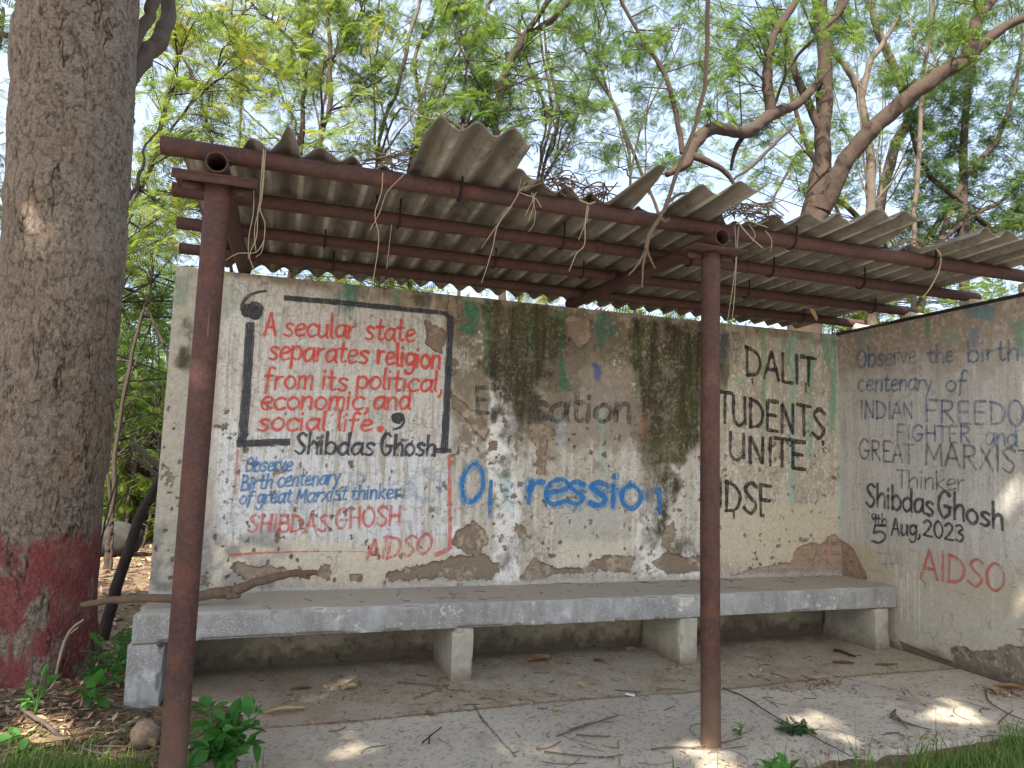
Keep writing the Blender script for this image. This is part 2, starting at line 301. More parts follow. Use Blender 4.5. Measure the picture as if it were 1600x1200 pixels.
# ---- back wall
def back_wall():
    nx, nz = 960, 470
    u, v = np.meshgrid(np.linspace(XL, XR+.03, nx), np.linspace(-.15, H, nz)); u = u.ravel(); v = v.ravel()
    n1 = fbm(u*3, v*3, 5, 1); n2 = fbm(u*14, v*14, 5, 2); n3 = fbm(u*45, v*45, 4, 3); stv = fbm(u*38, v*2.2, 5, 4); stv2 = fbm(u*110, v*5, 4, 5)
    edge = fbm(u*9, v*9, 6, 6)
    c = np.ones((len(u), 3))*np.array([.40, .36, .29]); c *= (.72+.56*n1)[:, None]
    B = lambda pts, soft=.03, amp=.25, nz_=None: blob(u, v, wl(pts), soft, edge if nz_ is None else nz_, amp)
    # upper third: thin dirty wash over brown render
    top = B([(200, 380), (1330, 490), (1330, 640), (1090, 640), (700, 600), (330, 470), (200, 470)], .10, .35)
    c = lay(c, top*.8*ss(.3, .58, n2*.6+n1*.4), (.215, .172, .118)); c = lay(c, top*ss(.54, .70, stv)*.5, (.13, .105, .07))
    # bare left end
    c = lay(c, B([(180, 380), (352, 400), (330, 940), (180, 940)], .05, .2)*.8, (.36, .34, .28)); c = lay(c, B([(318, 420), (360, 420), (352, 560), (316, 540)], .02, .1)*.6, (.30, .27, .2))
    # whitewashed panel
    pan = B([(352, 430), (712, 492), (708, 870), (330, 905), (340, 640)], .03, .10)
    c = lay(c, pan*ss(.22, .50, stv*.6+n2*.4)*.92, (.57, .555, .515)); c = lay(c, B([(345, 660), (712, 690), (708, 850), (338, 850)], .06, .2)*ss(.25, .55, stv)*.9, (.62, .635, .64))
    c = lay(c, pan*ss(.54, .70, stv2)*.55, (.27, .25, .21)); c = lay(c, pan*ss(.58, .67, n3)*.5, (.20, .18, .15))
    c = lay(c, B([(330, 845), (712, 850), (712, 905), (330, 915)], .05, .2)*.75, (.56, .50, .38))
    # middle field: bare grey-brown render
    mid = B([(705, 470), (1000, 500), (1115, 505), (1115, 720), (950, 740), (705, 740)], .05, .22)
    c = lay(c, mid*.90, (.195, .165, .118)); c = lay(c, mid*ss(.54, .72, n2)*.7, (.31, .27, .20)); c = lay(c, mid*ss(.60, .68, n3)*ss(.4, .6, n1)*.8, (.56, .53, .46))
    c = lay(c, B([(885, 560), (990, 570), (985, 745), (870, 750)], .06, .2)*.6, (.32, .275, .225))
    # lower middle: pale wash over render, flaking
    low = B([(700, 700), (1105, 700), (1105, 905), (690, 905)], .06, .25)
    c = lay(c, low*ss(.28, .55, n2)*.85, (.46, .43, .355)); c = lay(c, low*ss(.50, .66, stv)*.6, (.60, .58, .53)); c = lay(c, low*ss(.57, .66, n3)*.5, (.16, .14, .10))
    c = lay(c, B([(885, 745), (985, 760), (980, 840), (870, 840)], .05, .15)*.6, (.43, .415, .37)); c = lay(c, B([(870, 845), (1000, 845), (960, 885), (860, 888)], .03, .1)*.8, (.56, .52, .42))
    for q in ([(765, 690), (805, 690), (815, 910), (775, 912)], [(992, 780), (1030, 790), (1040, 900), (1000, 905)], [(760, 590), (800, 600), (806, 720), (766, 700)], [(700, 820), (725, 830), (720, 860), (696, 862)], [(1065, 850), (1100, 855), (1098, 905), (1060, 905)]):
        c = lay(c, B(q, .018, .12)*ss(.32, .46, n3*.5+n2*.5)*.9, (.69, .675, .63))
    # right field
    rt = B([(1105, 520), (1322, 540), (1322, 900), (1105, 905)], .04, .12)
    c = lay(c, rt*.9, (.40, .345, .26)); c = lay(c, rt*ss(.48, .66, stv*.5+n2*.5)*.7, (.54, .50, .42)); c = lay(c, rt*ss(.60, .68, n3)*.5, (.24, .20, .15)); c = lay(c, rt*ss(.60, .67, fbm(u*60, v*30, 4, 9))*.6, (.64, .60, .52))
    c = lay(c, B([(1110, 790), (1312, 780), (1312, 880), (1110, 880)], .05, .2)*.8, (.52, .46, .34))
    # green and blue remains of old painted figures, and their drips
    for q, col, k in (([(533, 424), (560, 428), (556, 470), (548, 500), (541, 480)], (.055, .19, .13), .8), ([(565, 432), (585, 434), (580, 462), (572, 462)], (.13, .19, .25), .6), ([(520, 455), (560, 452), (556, 490), (530, 492)], (.10, .20, .16), .55), ([(612, 447), (622, 448), (620, 500), (614, 500)], (.06, .25, .18), .6), ([(664, 455), (674, 456), (672, 500), (666, 500)], (.12, .20, .28), .6),
                      ([(725, 468), (746, 470), (746, 505), (738, 523), (716, 515), (735, 500), (722, 490)], (.03, .20, .11), .9), ([(756, 470), (768, 471), (765, 585), (758, 590)], (.05, .18, .08), .8), ([(818, 480), (838, 480), (836, 545), (822, 550)], (.045, .19, .11), .7), ([(866, 482), (886, 484), (880, 560), (890, 610), (876, 605)], (.03, .19, .11), .9),
                      ([(930, 490), (945, 490), (960, 512), (950, 540), (930, 540)], (.05, .22, .17), .75), ([(948, 500), (958, 500), (956, 535), (949, 535)], (.06, .16, .20), .6), ([(992, 505), (1004, 505), (1002, 600), (994, 620)], (.03, .13, .06), .8), ([(1122, 515), (1140, 515), (1138, 560), (1124, 560)], (.07, .16, .26), .7), ([(1190, 512), (1197, 514), (1195, 700), (1190, 700)], (.10, .28, .14), .7), ([(1218, 530), (1240, 530), (1236, 575), (1220, 575)], (.10, .26, .16), .55),
                      ([(1232, 520), (1246, 522), (1242, 790), (1234, 790)], (.18, .40, .33), .5), ([(1262, 520), (1272, 522), (1268, 720), (1262, 720)], (.13, .34, .24), .65), ([(1285, 525), (1308, 527), (1306, 640), (1296, 700), (1298, 590), (1286, 560)], (.10, .30, .20), .7), ([(1308, 525), (1316, 525), (1318, 860), (1311, 860)], (.26, .46, .40), .6), ([(870, 650), (884, 650), (882, 700), (872, 700)], (.26, .36, .40), .5), ([(936, 640), (946, 640), (944, 790), (938, 790)], (.22, .42, .36), .4), ([(785, 740), (797, 740), (796, 800), (788, 800)], (.2, .46, .42), .45), ([(1146, 590), (1170, 590), (1164, 600), (1150, 602)], (.1, .3, .18), .4),
                      ([(350, 445), (375, 440), (385, 470), (352, 500)], (.17, .25, .19), .5), ([(270, 430), (300, 430), (290, 480), (272, 480)], (.12, .21, .16), .55), ([(1003, 640), (1010, 640), (1012, 690), (1005, 690)], (.35, .06, .05), .6), ([(926, 566), (940, 570), (940, 598), (930, 598)], (.06, .09, .24), .8), ([(700, 540), (735, 540), (735, 575), (702, 575)], (.46, .43, .38), .6)):
        c = lay(c, B(q, .012, .06, n2)*ss(.25, .5, stv2*.6+n3*.4)*k, col)
    # mould running down from the wall head
    for q, k in (([(752, 470), (875, 480), (890, 520), (845, 600), (850, 650), (800, 640), (770, 660), (758, 560)], .92), ([(985, 500), (1112, 512), (1112, 640), (1085, 700), (1060, 740), (1046, 800), (1036, 830), (1030, 730), (1004, 640)], .97), ([(776, 550), (812, 560), (808, 740), (790, 740)], .6), ([(1000, 620), (1040, 620), (1030, 860), (1012, 860)], .55), ([(282, 490), (318, 500), (300, 590), (284, 560)], .8), ([(788, 840), (820, 840), (812, 885), (790, 880)], .5), ([(870, 480), (990, 500), (985, 580), (930, 560), (890, 640), (860, 600)], .5), ([(690, 462), (760, 470), (760, 520), (720, 560), (700, 520)], .4), ([(1108, 515), (1180, 522), (1150, 560), (1116, 640)], .4), ([(600, 450), (700, 462), (690, 480), (620, 468)], .4), ([(1046, 840), (1100, 845), (1100, 880), (1050, 880)], .7)):
        b = B(q, .05, .30)
        sv = fbm(u*16, v*1.6, 4, 25); c = lay(c, b*k*(.30+.70*ss(.34, .54, n2*.3+fbm(u*80, v*55, 3, 8)*.35+sv*.35)), (.050, .044, .024)); c = lay(c, b*k*.5*ss(.5, .62, n1), (.085, .085, .028)); c = lay(c, b*ss(.66, .74, fbm(u*95, v*80, 3, 15))*.35, (.30, .27, .19)); c = lay(c, b*ss(.56, .7, sv)*.5, (.028, .027, .018))
    c = lay(c, B([(300, 800), (420, 830), (440, 930), (200, 930)], .10, .3)*ss(.3, .6, n2)*.75, (.21, .205, .195)); c = lay(c, B([(225, 780), (260, 790), (255, 930), (220, 930)], .05, .2)*ss(.35, .6, n2)*.6, (.16, .155, .14))
    # plaster fallen off
    peel = np.zeros(len(u)); 
    for q in ([(703, 612), (725, 632), (752, 648), (764, 672), (758, 688), (742, 672), (720, 650), (706, 632)], [(828, 666), (850, 660), (870, 678), (856, 690), (853, 726), (852, 742), (840, 740), (838, 700), (830, 690)], [(712, 832), (740, 815), (760, 830), (762, 850), (748, 868), (730, 868), (708, 850)], [(690, 880), (712, 868), (765, 868), (778, 888), (770, 905), (700, 908)], [(812, 905), (835, 872), (862, 886), (912, 888), (945, 868), (992, 868), (985, 893), (935, 892), (870, 898), (830, 910)],
              [(360, 888), (372, 878), (400, 886), (425, 882), (445, 890), (430, 900), (385, 904), (372, 896)], [(600, 897), (650, 885), (672, 880), (700, 876), (700, 900), (660, 904), (610, 908)], [(1035, 830), (1052, 815), (1058, 835), (1044, 858), (1034, 850)], [(1018, 880), (1040, 862), (1075, 872), (1098, 866), (1098, 892), (1045, 898)], [(885, 492), (925, 500), (922, 530), (906, 545), (888, 520)], [(700, 460), (712, 462), (716, 500), (700, 515)], [(665, 500), (700, 520), (690, 552), (668, 540)], [(806, 818), (816, 818), (822, 830), (812, 836), (804, 828)], [(765, 690), (778, 688), (776, 702), (764, 704)], [(700, 565), (716, 560), (712, 585), (700, 590)], [(497, 892), (520, 890), (515, 905), (498, 902)], [(548, 898), (568, 896), (562, 908), (548, 908)]):
        peel = np.maximum(peel, B(q, .006, .05, fbm(u*30, v*30, 5, 12)))
    pits = ss(.735, .76, fbm(u*22, v*22, 3, 21))*ss(1.9, 1.2, v); peel = np.maximum(peel, pits*.8)
    rim = np.clip(ss(.02, .5, peel)-ss(.5, .98, peel), 0, 1); deep = peel*ss(.50, .54, fbm(u*7, v*7, 5, 27))
    c = lay(c, peel, (.30, .24, .175)); c = lay(c, deep*.8, (.21, .165, .12)); c = lay(c, peel*ss(.45, .7, n3), (.20, .155, .11)); c = lay(c, peel*ss(.62, .72, n2), (.36, .30, .23)); c = lay(c, np.clip(rim*1.2, 0, 1)*.7, (.09, .07, .05))
    # brick showing in the corner
    bk = B([(1150, 896), (1185, 889), (1236, 880), (1244, 860), (1262, 848), (1284, 850), (1300, 836), (1330, 845), (1330, 900), (1140, 902)], .006, .06, fbm(u*25, v*25, 5, 13))
    row = np.floor(v/.075); bu = (u+.115*(row % 2))/.23; mort = np.minimum(np.minimum(bu % 1, 1-bu % 1)*.23, np.minimum((v/.075) % 1, 1-(v/.075) % 1)*.075)
    bc = lay(np.ones((len(u), 3))*np.array([.29, .165, .115])*(.7+.6*vn(np.floor(bu)*3.1, row*5.7))[:, None], ss(.014, .005, mort+(n3-.5)*.02)*.9, (.34, .26, .19)); bc = lay(bc, ss(.34, .58, n2*.6+n1*.4)*.8, (.40, .30, .215)); bc = lay(bc, ss(.55, .62, n2)*.7, (.24, .19, .14)); bc = lay(bc, ss(.54, .50, v+(n2-.5)*.12)*.8, (.33, .275, .21))
    c = c*(1-bk[:, None])+bc*bk[:, None]; brim = np.clip(ss(.02, .5, bk)-ss(.5, .98, bk), 0, 1); c = lay(c, brim*.7, (.12, .09, .06))
    # foot of the wall and strip under the seat: browner, with darker patches
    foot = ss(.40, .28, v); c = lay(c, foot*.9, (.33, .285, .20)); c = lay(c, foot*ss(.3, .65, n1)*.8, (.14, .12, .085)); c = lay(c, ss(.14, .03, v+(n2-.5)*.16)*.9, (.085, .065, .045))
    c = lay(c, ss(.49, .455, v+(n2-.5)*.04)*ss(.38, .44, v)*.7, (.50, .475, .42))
    # hairline cracks
    cr_ = np.abs(fbm(u*2.3, v*2.3, 5, 31)-.5); c = lay(c, ss(.006, .001, cr_)*.45, (.10, .085, .065))
    d = -.0012*(n3-.5)-.004*(n1-.5)+.013*peel+.007*deep-.004*ss(.0, .25, peel)*ss(.6, .3, peel)+.002*peel*(n2-.5)*4+.012*bk+.004*bk*ss(.012, .004, mort)+.006*ss(.12, .02, v)*n2
    e = ss(0, .05, u-XL); d = d+(1-e)*.012*n2*1.5
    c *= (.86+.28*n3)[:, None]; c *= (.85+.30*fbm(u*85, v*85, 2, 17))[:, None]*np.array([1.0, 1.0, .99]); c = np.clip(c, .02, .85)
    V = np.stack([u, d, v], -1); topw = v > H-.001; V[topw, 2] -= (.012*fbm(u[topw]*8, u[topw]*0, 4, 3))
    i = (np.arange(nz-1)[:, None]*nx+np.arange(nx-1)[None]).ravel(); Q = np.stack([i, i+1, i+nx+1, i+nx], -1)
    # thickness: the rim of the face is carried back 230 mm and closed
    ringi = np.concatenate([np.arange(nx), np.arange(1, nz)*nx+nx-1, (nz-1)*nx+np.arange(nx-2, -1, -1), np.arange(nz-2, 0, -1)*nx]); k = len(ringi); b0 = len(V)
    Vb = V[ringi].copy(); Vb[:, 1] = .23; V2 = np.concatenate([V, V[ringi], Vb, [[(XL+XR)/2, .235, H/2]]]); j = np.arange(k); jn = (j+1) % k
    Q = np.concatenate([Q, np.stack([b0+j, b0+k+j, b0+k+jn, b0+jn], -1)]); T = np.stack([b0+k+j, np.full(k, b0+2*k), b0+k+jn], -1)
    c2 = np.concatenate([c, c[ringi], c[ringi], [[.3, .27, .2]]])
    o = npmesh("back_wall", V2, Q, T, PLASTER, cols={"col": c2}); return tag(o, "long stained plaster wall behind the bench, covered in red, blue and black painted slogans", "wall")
def side_wall():
    ny, nz = 380, 450; Y0 = -2.15
    u, v = np.meshgrid(np.linspace(Y0, .02, ny), np.linspace(-.15, H, nz)); u = u.ravel(); v = v.ravel()
    n1 = fbm(u*3, v*3, 5, 41); n2 = fbm(u*14, v*14, 5, 42); n3 = fbm(u*45, v*45, 4, 43); stv = fbm(u*34, v*2, 5, 44); edge = fbm(u*9, v*9, 6, 46)
    B = lambda pts, soft=.03, amp=.25, nz_=None: blob(u, v, wr(pts), soft, edge if nz_ is None else nz_, amp)
    c = np.ones((len(u), 3))*np.array([.50, .485, .44])*(.8+.4*n1)[:, None]
    c = lay(c, ss(.42, .64, stv)*.6, (.59, .58, .55)); c = lay(c, ss(.56, .70, fbm(u*90, v*5, 4, 47))*.35, (.30, .275, .235)); c = lay(c, ss(.60, .68, n3)*.35, (.24, .215, .18))
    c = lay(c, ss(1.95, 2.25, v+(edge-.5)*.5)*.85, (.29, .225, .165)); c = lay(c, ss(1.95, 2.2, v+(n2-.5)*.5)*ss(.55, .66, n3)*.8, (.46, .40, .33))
    for q, col, k in (([(1500, 470), (1560, 478), (1550, 500), (1515, 495)], (.07, .22, .27), .7), ([(1445, 495), (1453, 495), (1452, 525), (1446, 525)], (.06, .22, .14), .7), ([(1415, 505), (1421, 505), (1420, 530), (1416, 530)], (.08, .26, .18), .6), ([(1468, 515), (1500, 515), (1500, 540), (1470, 540)], (.20, .33, .24), .5), ([(1578, 500), (1600, 505), (1600, 560), (1590, 550)], (.08, .27, .17), .6), ([(1330, 515), (1368, 520), (1350, 535), (1336, 545)], (.08, .2, .25), .5), ([(1515, 515), (1528, 515), (1526, 545), (1516, 545)], (.10, .2, .32), .6)):
        c = lay(c, B(q, .012, .06, n2)*ss(.3, .55, stv*.4+n3*.6)*k, col)
    c = lay(c, ss(.85, .55, v+(edge-.5)*.35)*.75, (.475, .425, .315)); c = lay(c, B([(1440, 930), (1600, 960), (1600, 1010), (1440, 1000)], .08, .3)*.45, (.52, .50, .45))
    # white runs by the end of the seat
    for px, a_, b_, k in ((1408, 905, 988, .6), (1412, 880, 950, .5), (1418, 896, 985, .7), (1423, 900, 960, .4), (1429, 870, 992, .6), (1436, 905, 1000, .7), (1440, 880, 940, .5), (1400, 880, 930, .5), (1455, 905, 965, .4), (1446, 890, 915, .5), (1550, 900, 1000, .35), (1475, 640, 700, .3), (1390, 700, 800, .3)):
        c = lay(c, B([(px-1, a_), (px+1.2, a_), (px+1.8, b_), (px+.6, b_)], .004, .014, fbm(u*20, v*5, 3, 18))*k*ss(.3, .5, fbm(u*10, v*24, 4, 19)), (.68, .67, .63))
    c = lay(c, B([(1330, 850), (1362, 852), (1400, 900), (1380, 915), (1340, 880)], .03, .1)*.8, (.46, .39, .27))
    for q in ([(1370, 848), (1410, 860), (1408, 884), (1372, 884)], ):
        c = lay(c, B(q, .02, .08)*ss(.4, .6, stv)*.5, (.22, .235, .26))
    # render fallen off along the foot, brick at the corner
    peel = B([(1484, 1014), (1500, 1010), (1520, 1017), (1552, 1018), (1572, 1008), (1600, 1010), (1700, 1000), (1700, 1200), (1560, 1090), (1510, 1060), (1490, 1040)], .006, .03, fbm(u*30, v*30, 5, 52))
    peel = np.maximum(peel, B([(1405, 1003), (1440, 1016), (1500, 1040), (1520, 1062), (1440, 1036), (1412, 1020)], .006, .03, n2)*.9)
    bk = B([(1296, 838), (1318, 846), (1332, 858), (1342, 878), (1352, 895), (1356, 905), (1296, 905)], .006, .03, n2)
    c = lay(c, peel, (.245, .205, .155)); c = lay(c, peel*ss(.4, .68, n2), (.15, .125, .09)); c = lay(c, peel*ss(.58, .7, n3), (.34, .29, .22))
    c = lay(c, bk, (.26, .155, .11)); c = lay(c, bk*ss(.36, .56, n2*.5+n3*.5)*.7, (.35, .27, .20))
    for q in ([(1438, 905), (1446, 912), (1442, 918), (1438, 912)], [(1588, 985), (1600, 982), (1600, 993), (1592, 992)]):
        peel = np.maximum(peel, B(q, .006, .02, n2))
    rim = np.clip(ss(.02, .5, peel)-ss(.5, .98, peel), 0, 1); c = lay(c, rim*.75, (.08, .065, .05))
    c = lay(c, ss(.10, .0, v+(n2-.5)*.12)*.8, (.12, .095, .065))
    cr_ = np.abs(fbm(u*2.3, v*2.3, 5, 61)-.5); c = lay(c, ss(.006, .001, cr_)*.4, (.12, .1, .08))
    c *= (.86+.28*n3)[:, None]; c = np.clip(c, .02, .85)
    d = -.0012*(n3-.5)-.003*(n1-.5)+.012*peel+.012*bk
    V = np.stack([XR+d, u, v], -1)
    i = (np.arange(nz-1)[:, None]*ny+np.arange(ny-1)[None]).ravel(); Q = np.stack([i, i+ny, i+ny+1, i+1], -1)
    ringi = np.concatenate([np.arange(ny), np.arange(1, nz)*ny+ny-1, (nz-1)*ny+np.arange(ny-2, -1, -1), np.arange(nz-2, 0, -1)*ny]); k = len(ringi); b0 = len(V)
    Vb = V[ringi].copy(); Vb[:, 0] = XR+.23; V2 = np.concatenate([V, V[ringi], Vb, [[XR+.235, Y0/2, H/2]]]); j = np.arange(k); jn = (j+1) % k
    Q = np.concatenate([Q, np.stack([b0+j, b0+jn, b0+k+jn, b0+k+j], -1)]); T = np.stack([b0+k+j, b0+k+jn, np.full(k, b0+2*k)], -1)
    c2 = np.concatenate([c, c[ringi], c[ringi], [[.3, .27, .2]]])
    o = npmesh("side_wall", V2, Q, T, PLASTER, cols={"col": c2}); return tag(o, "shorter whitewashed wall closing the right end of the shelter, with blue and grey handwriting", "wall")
BW = back_wall(); SW = side_wall()
# ------------------------------------------------------------------ hand lettering: stroke alphabet (x-height 5, cap height 8)
GL = {
'a': (5, "~4,4.2 2.6,5 .8,4 .3,2 1.2,.2 2.8,.8 4,3|4,5 3.9,1 4.6,0"), 'b': (4.8, ".4,8 .4,0|~.4,3.6 2,5 3.8,3.8 3.8,1.4 2.2,0 .5,1"), 'c': (4.4, "~3.8,4.2 2.4,5 .6,3.8 .3,1.8 1.6,0 3.8,.8"),
'd': (5, "~3.8,4 2.2,5 .5,3.6 .4,1.4 1.8,0 3.8,1.6|3.8,8 3.8,.6 4.4,0"), 'e': (4.5, "~.5,2.4 2.6,2.8 3.7,3.7 2.6,5 .9,4.2 .3,2 1.4,.1 3.8,.8"), 'f': (3.6, "~3.2,7.4 2,8 1.2,6.6 1.1,3 .8,-2|0,4.8 2.8,5"),
'g': (4.8, "~3.8,4.2 2.2,5 .5,3.8 .6,1.6 2,.6 3.6,2|~3.9,5 3.9,0 3,-2.6 1.2,-2.8 .3,-1.6"), 'h': (4.6, ".4,8 .4,0|~.4,3 2,5 3.4,4.4 3.5,2 3.6,0"), 'i': (1.9, ".5,5 .5,0|.5,6.7 .6,7.3"), 'k': (4.3, ".4,8 .4,0|3.4,5 .5,2.2 3.6,0"), 'l': (2, ".5,8 .5,.6 1.2,0"),
'm': (6, ".4,5 .4,0|~.4,3.4 1.6,5 2.6,4.2 2.6,0|~2.6,3.4 3.8,5 4.9,4.2 4.9,0"), 'n': (4.5, ".4,5 .4,0|~.4,3.2 2,5 3.3,4.2 3.4,0"), 'o': (4.7, "~2,5 .4,3.6 .4,1.4 2,0 3.7,1.4 3.7,3.6 2,5"), 'p': (4.8, ".4,5 .3,-3|~.4,3.8 2,5 3.8,3.6 3.6,1.2 2,.2 .5,1.2"),
'r': (3.6, ".4,5 .4,0|~.4,3 1.4,4.6 2.8,4.8"), 's': (4.3, "~3.4,4.4 2,5 .6,4.1 1.8,2.8 3.3,1.6 2.2,.1 .2,.6"), 't': (3.6, "~1.4,7.2 1.3,1.2 2,0 3,.5|0,4.9 2.9,5"), 'u': (4.7, "~.4,5 .4,1.4 1.6,0 3.3,1.6|3.5,5 3.5,.5 4,0"), 'v': (4.4, "0,5 1.8,0 3.6,5"), 'x': (4.3, "0,5 3.4,0|3.4,5 0,0"), 'y': (4.4, ".2,5 1.9,.8|3.7,5 1,-3"),
'A': (5, "0,0 2,8 4.2,0|.8,2.8 3.5,2.8"), 'B': (4.8, ".4,0 .4,8|~.2,8 2.8,7.6 2.9,5 .5,4.2|~.5,4.2 3.6,3.8 3.6,.6 .2,0"), 'D': (5.2, ".4,8 .4,0|~.1,8 2.8,7 4.2,4.4 3.2,1 .1,0"), 'E': (4.6, "3.5,8 .4,8 .4,0 3.6,0|.4,4.2 3,4.2"), 'F': (4.4, "3.5,8 .4,8 .4,0|.4,4.2 3,4.2"),
'G': (5.6, "~4,6.8 2.4,8 .6,6 .4,2.4 2,0 4,1.4 4.1,3.4|2.4,3.4 4.8,3.4"), 'H': (5, ".4,8 .4,0|3.8,8 3.8,0|.4,4 3.8,4"), 'I': (1.8, ".6,8 .6,0"), 'L': (3.9, ".4,8 .4,0 3.2,0"), 'M': (6, ".3,0 .6,8 2.6,2 4.6,8 5,0"), 'N': (5.2, ".4,0 .4,8 3.8,0 3.8,8"), 'O': (5.6, "~2.4,8 .4,5.6 .5,2 2.4,0 4.4,2.2 4.4,5.8 2.4,8"),
'R': (5, ".4,0 .4,8|~.2,8 3,7.6 3.2,5 .5,4|1.4,4 3.9,0"), 'S': (4.7, "~3.8,7 2.2,8 .6,6.4 1.8,4.4 3.6,2.4 2.2,0 .1,1.2"), 'T': (4.6, "0,8 4.2,8|2.1,8 2.1,0"), 'U': (5.2, "~.4,8 .4,1.8 2,0 3.9,1.8|3.9,8 3.9,.8"), 'X': (4.7, ".2,8 3.8,0|3.8,8 0,0"),
'0': (4.6, "~2,8 .4,5.6 .5,2 2,0 3.6,2.2 3.6,5.8 2,8"), '2': (4.6, "~.4,6.4 2,8 3.5,6.2 2.2,3 .2,.1|.2,.1 3.9,0"), '3': (4.5, "~.4,7.2 2.2,8 3.3,6.4 1.6,4.4 3.5,2.6 2.2,0 .2,.8"), '9': (4.4, "~3.4,6.6 2,8 .5,6.4 1.8,4.4 3.4,6|3.5,7.4 3,0"), ',': (1.9, "~.8,.8 1,-.4 .2,-1.8"), '.': (1.9, ".5,.2 .9,.4"), ' ': (2.6, ""), '5': (4.4, "3.4,8 .8,8 .5,4.6|~.5,4.6 2.6,5 3.6,2.6 2.2,0 .1,.8")}
BACK = (1, 0.0, 0, -1, 2); SIDE = (0, XR, 1, 1, 2)
_lift = [0]
def ribbon(mb, pts, wpx, surf, taper=.15, wob=.26, sag=0):
    """one brush stroke: pts in photo pixels laid on the wall as a ribbon of paint with rounded ends"""
    ax, val = surf[0], surf[1]; a_ = 0 if ax == 1 else 1
    P = np.array([at(x, y, ax, val) for x, y in pts]); p = P[:, [a_, 2]]
    sc = np.linalg.norm(p[-1]-p[0]) if len(p) == 2 else 0
    n = max(2, int(len(p))); seg = np.linalg.norm(np.diff(p, axis=0), axis=1); L = seg.sum()
    if L < 1e-6: return
    s = np.concatenate([[0], np.cumsum(seg)]); m = max(4, min(60, int(L/.009))); q = np.linspace(0, L, m)
    p = np.stack([np.interp(q, s, p[:, 0]), np.interp(q, s, p[:, 1])], -1)
    w = np.linalg.norm(at(pts[0][0]+wpx, pts[0][1], ax, val)-at(pts[0][0], pts[0][1], ax, val)) if ax == 1 else np.linalg.norm(at(pts[0][0], pts[0][1]+wpx, ax, val)-at(pts[0][0], pts[0][1], ax, val))
    d = np.gradient(p, axis=0); d /= np.linalg.norm(d, axis=1, keepdims=True)+1e-9; nn = np.stack([-d[:, 1], d[:, 0]], -1)
    k = R_.random()*50; ww = w*.5*(1+wob*2*(np.array([vn(k+x*28, k) for x in q])-.5))*(1-taper*q/L)
    e0 = np.concatenate([[p[0]-d[0]*ww[0]*.8], [p[0]-d[0]*ww[0]*.45], p, [p[-1]+d[-1]*ww[-1]*.45], [p[-1]+d[-1]*ww[-1]*.8]])
    nn = np.concatenate([nn[:1], nn[:1], nn, nn[-1:], nn[-1:]]); ww = np.concatenate([[ww[0]*.45, ww[0]*.85], ww, [ww[-1]*.85, ww[-1]*.45]])
    l, r = e0+nn*ww[:, None], e0-nn*ww[:, None]; _lift[0] = (_lift[0]+1) % 14
    off = .0042+_lift[0]*.00016+np.linspace(0, .0002, len(l))
    def up3(z): 
        V = np.zeros((len(z), 3)); V[:, ax] = val-off; V[:, a_] = z[:, 0]; V[:, 2] = z[:, 1]; return V
    N = len(l); i = np.arange(N-1); V = np.concatenate([up3(l), up3(e0), up3(r)])
    mb.add(V, np.concatenate([np.stack([i, i+1, N+i+1, N+i], -1), np.stack([N+i, N+i+1, 2*N+i+1, 2*N+i], -1)]), None, np.concatenate([np.zeros(N), np.ones(N), np.zeros(N)]))
def glyphs(mb, text, x0, y0, x1, y1, cap, w, surf, slant=0.0, xr=None, jit=.42, rise=0.0, skip=""):
    """text on a baseline from pixel (x0,y0) to (x1,y1); cap = capital height in px; xr = x-height over cap height"""
    tot = sum(GL[c][0] for c in text)-.8; ux = (x1-x0)/tot; xq = (xr or .625)*8/5; x = 0
    for c in text:
        wd, st = GL[c]; sy = 1+jit*.22*(R_.random()-.5); dy = jit*(R_.random()-.5)*.9; rot = jit*(R_.random()-.5)*.14
        if st and c not in skip:
            for s in st.split("|"):
                sm = s[0] == "~"; pts = [tuple(map(float, q.split(","))) for q in s.lstrip("~").split()]
                pts = [(a+jit*.22*(R_.random()-.5), b+jit*.3*(R_.random()-.5)) for a, b in pts] if not (sm and pts[0] == pts[-1]) else pts
                if sm or len(pts) > 2: pts = [tuple(q) for q in (spline(pts, 6) if sm else np.array(pts))]
                out = []
                for a, b in pts:
                    bb = (b if b <= 5 and c.islower() else b)*(xq if c.islower() and b <= 5 else 1.0)
                    if c.islower() and b > 5: bb = 5*xq+(b-5)*(8-5*xq)/3
                    bb = bb*sy+dy; a2 = a+rot*bb+slant*bb; t = (x+a)/tot
                    capk = cap*(1+rise*t)
                    out.append((x0+(x+a2)*ux, y0+(y1-y0)*t-bb*capk/8))
                ribbon(mb, out, w*(1+.15*(R_.random()-.5)), surf)
        x += wd
def part(name, mb, mat, parent, label):
    o = mb.build(name, mat, parent, smooth=False); o["label"] = label; return o
P_RED = m_paint("red_brush_paint", (.62, .035, .022), .96, light=(.68, .15, .11), lo=.39); P_PALER = m_paint("faded_red_paint", (.60, .09, .075), .88, light=(.66, .22, .19), lo=.43)
P_BLK = m_paint("black_brush_paint", (.030, .032, .040), .95, light=(.10, .105, .115), lo=.37); P_SPRAY = m_paint("black_marker_paint", (.022, .02, .02), .95, lo=.40); P_FAINT = m_paint("worn_black_paint", (.05, .044, .038), .9, lo=.46)
P_BLUE = m_paint("blue_brush_paint", (.035, .17, .40), .92, light=(.14, .30, .48), lo=.41); P_SKY = m_paint("bright_blue_paint", (.015, .155, .48), .93, light=(.03, .25, .52), lo=.41); P_WORN = m_paint("worn_blue_paint", (.02, .17, .48), .7, light=(.1, .36, .55), lo=.52)
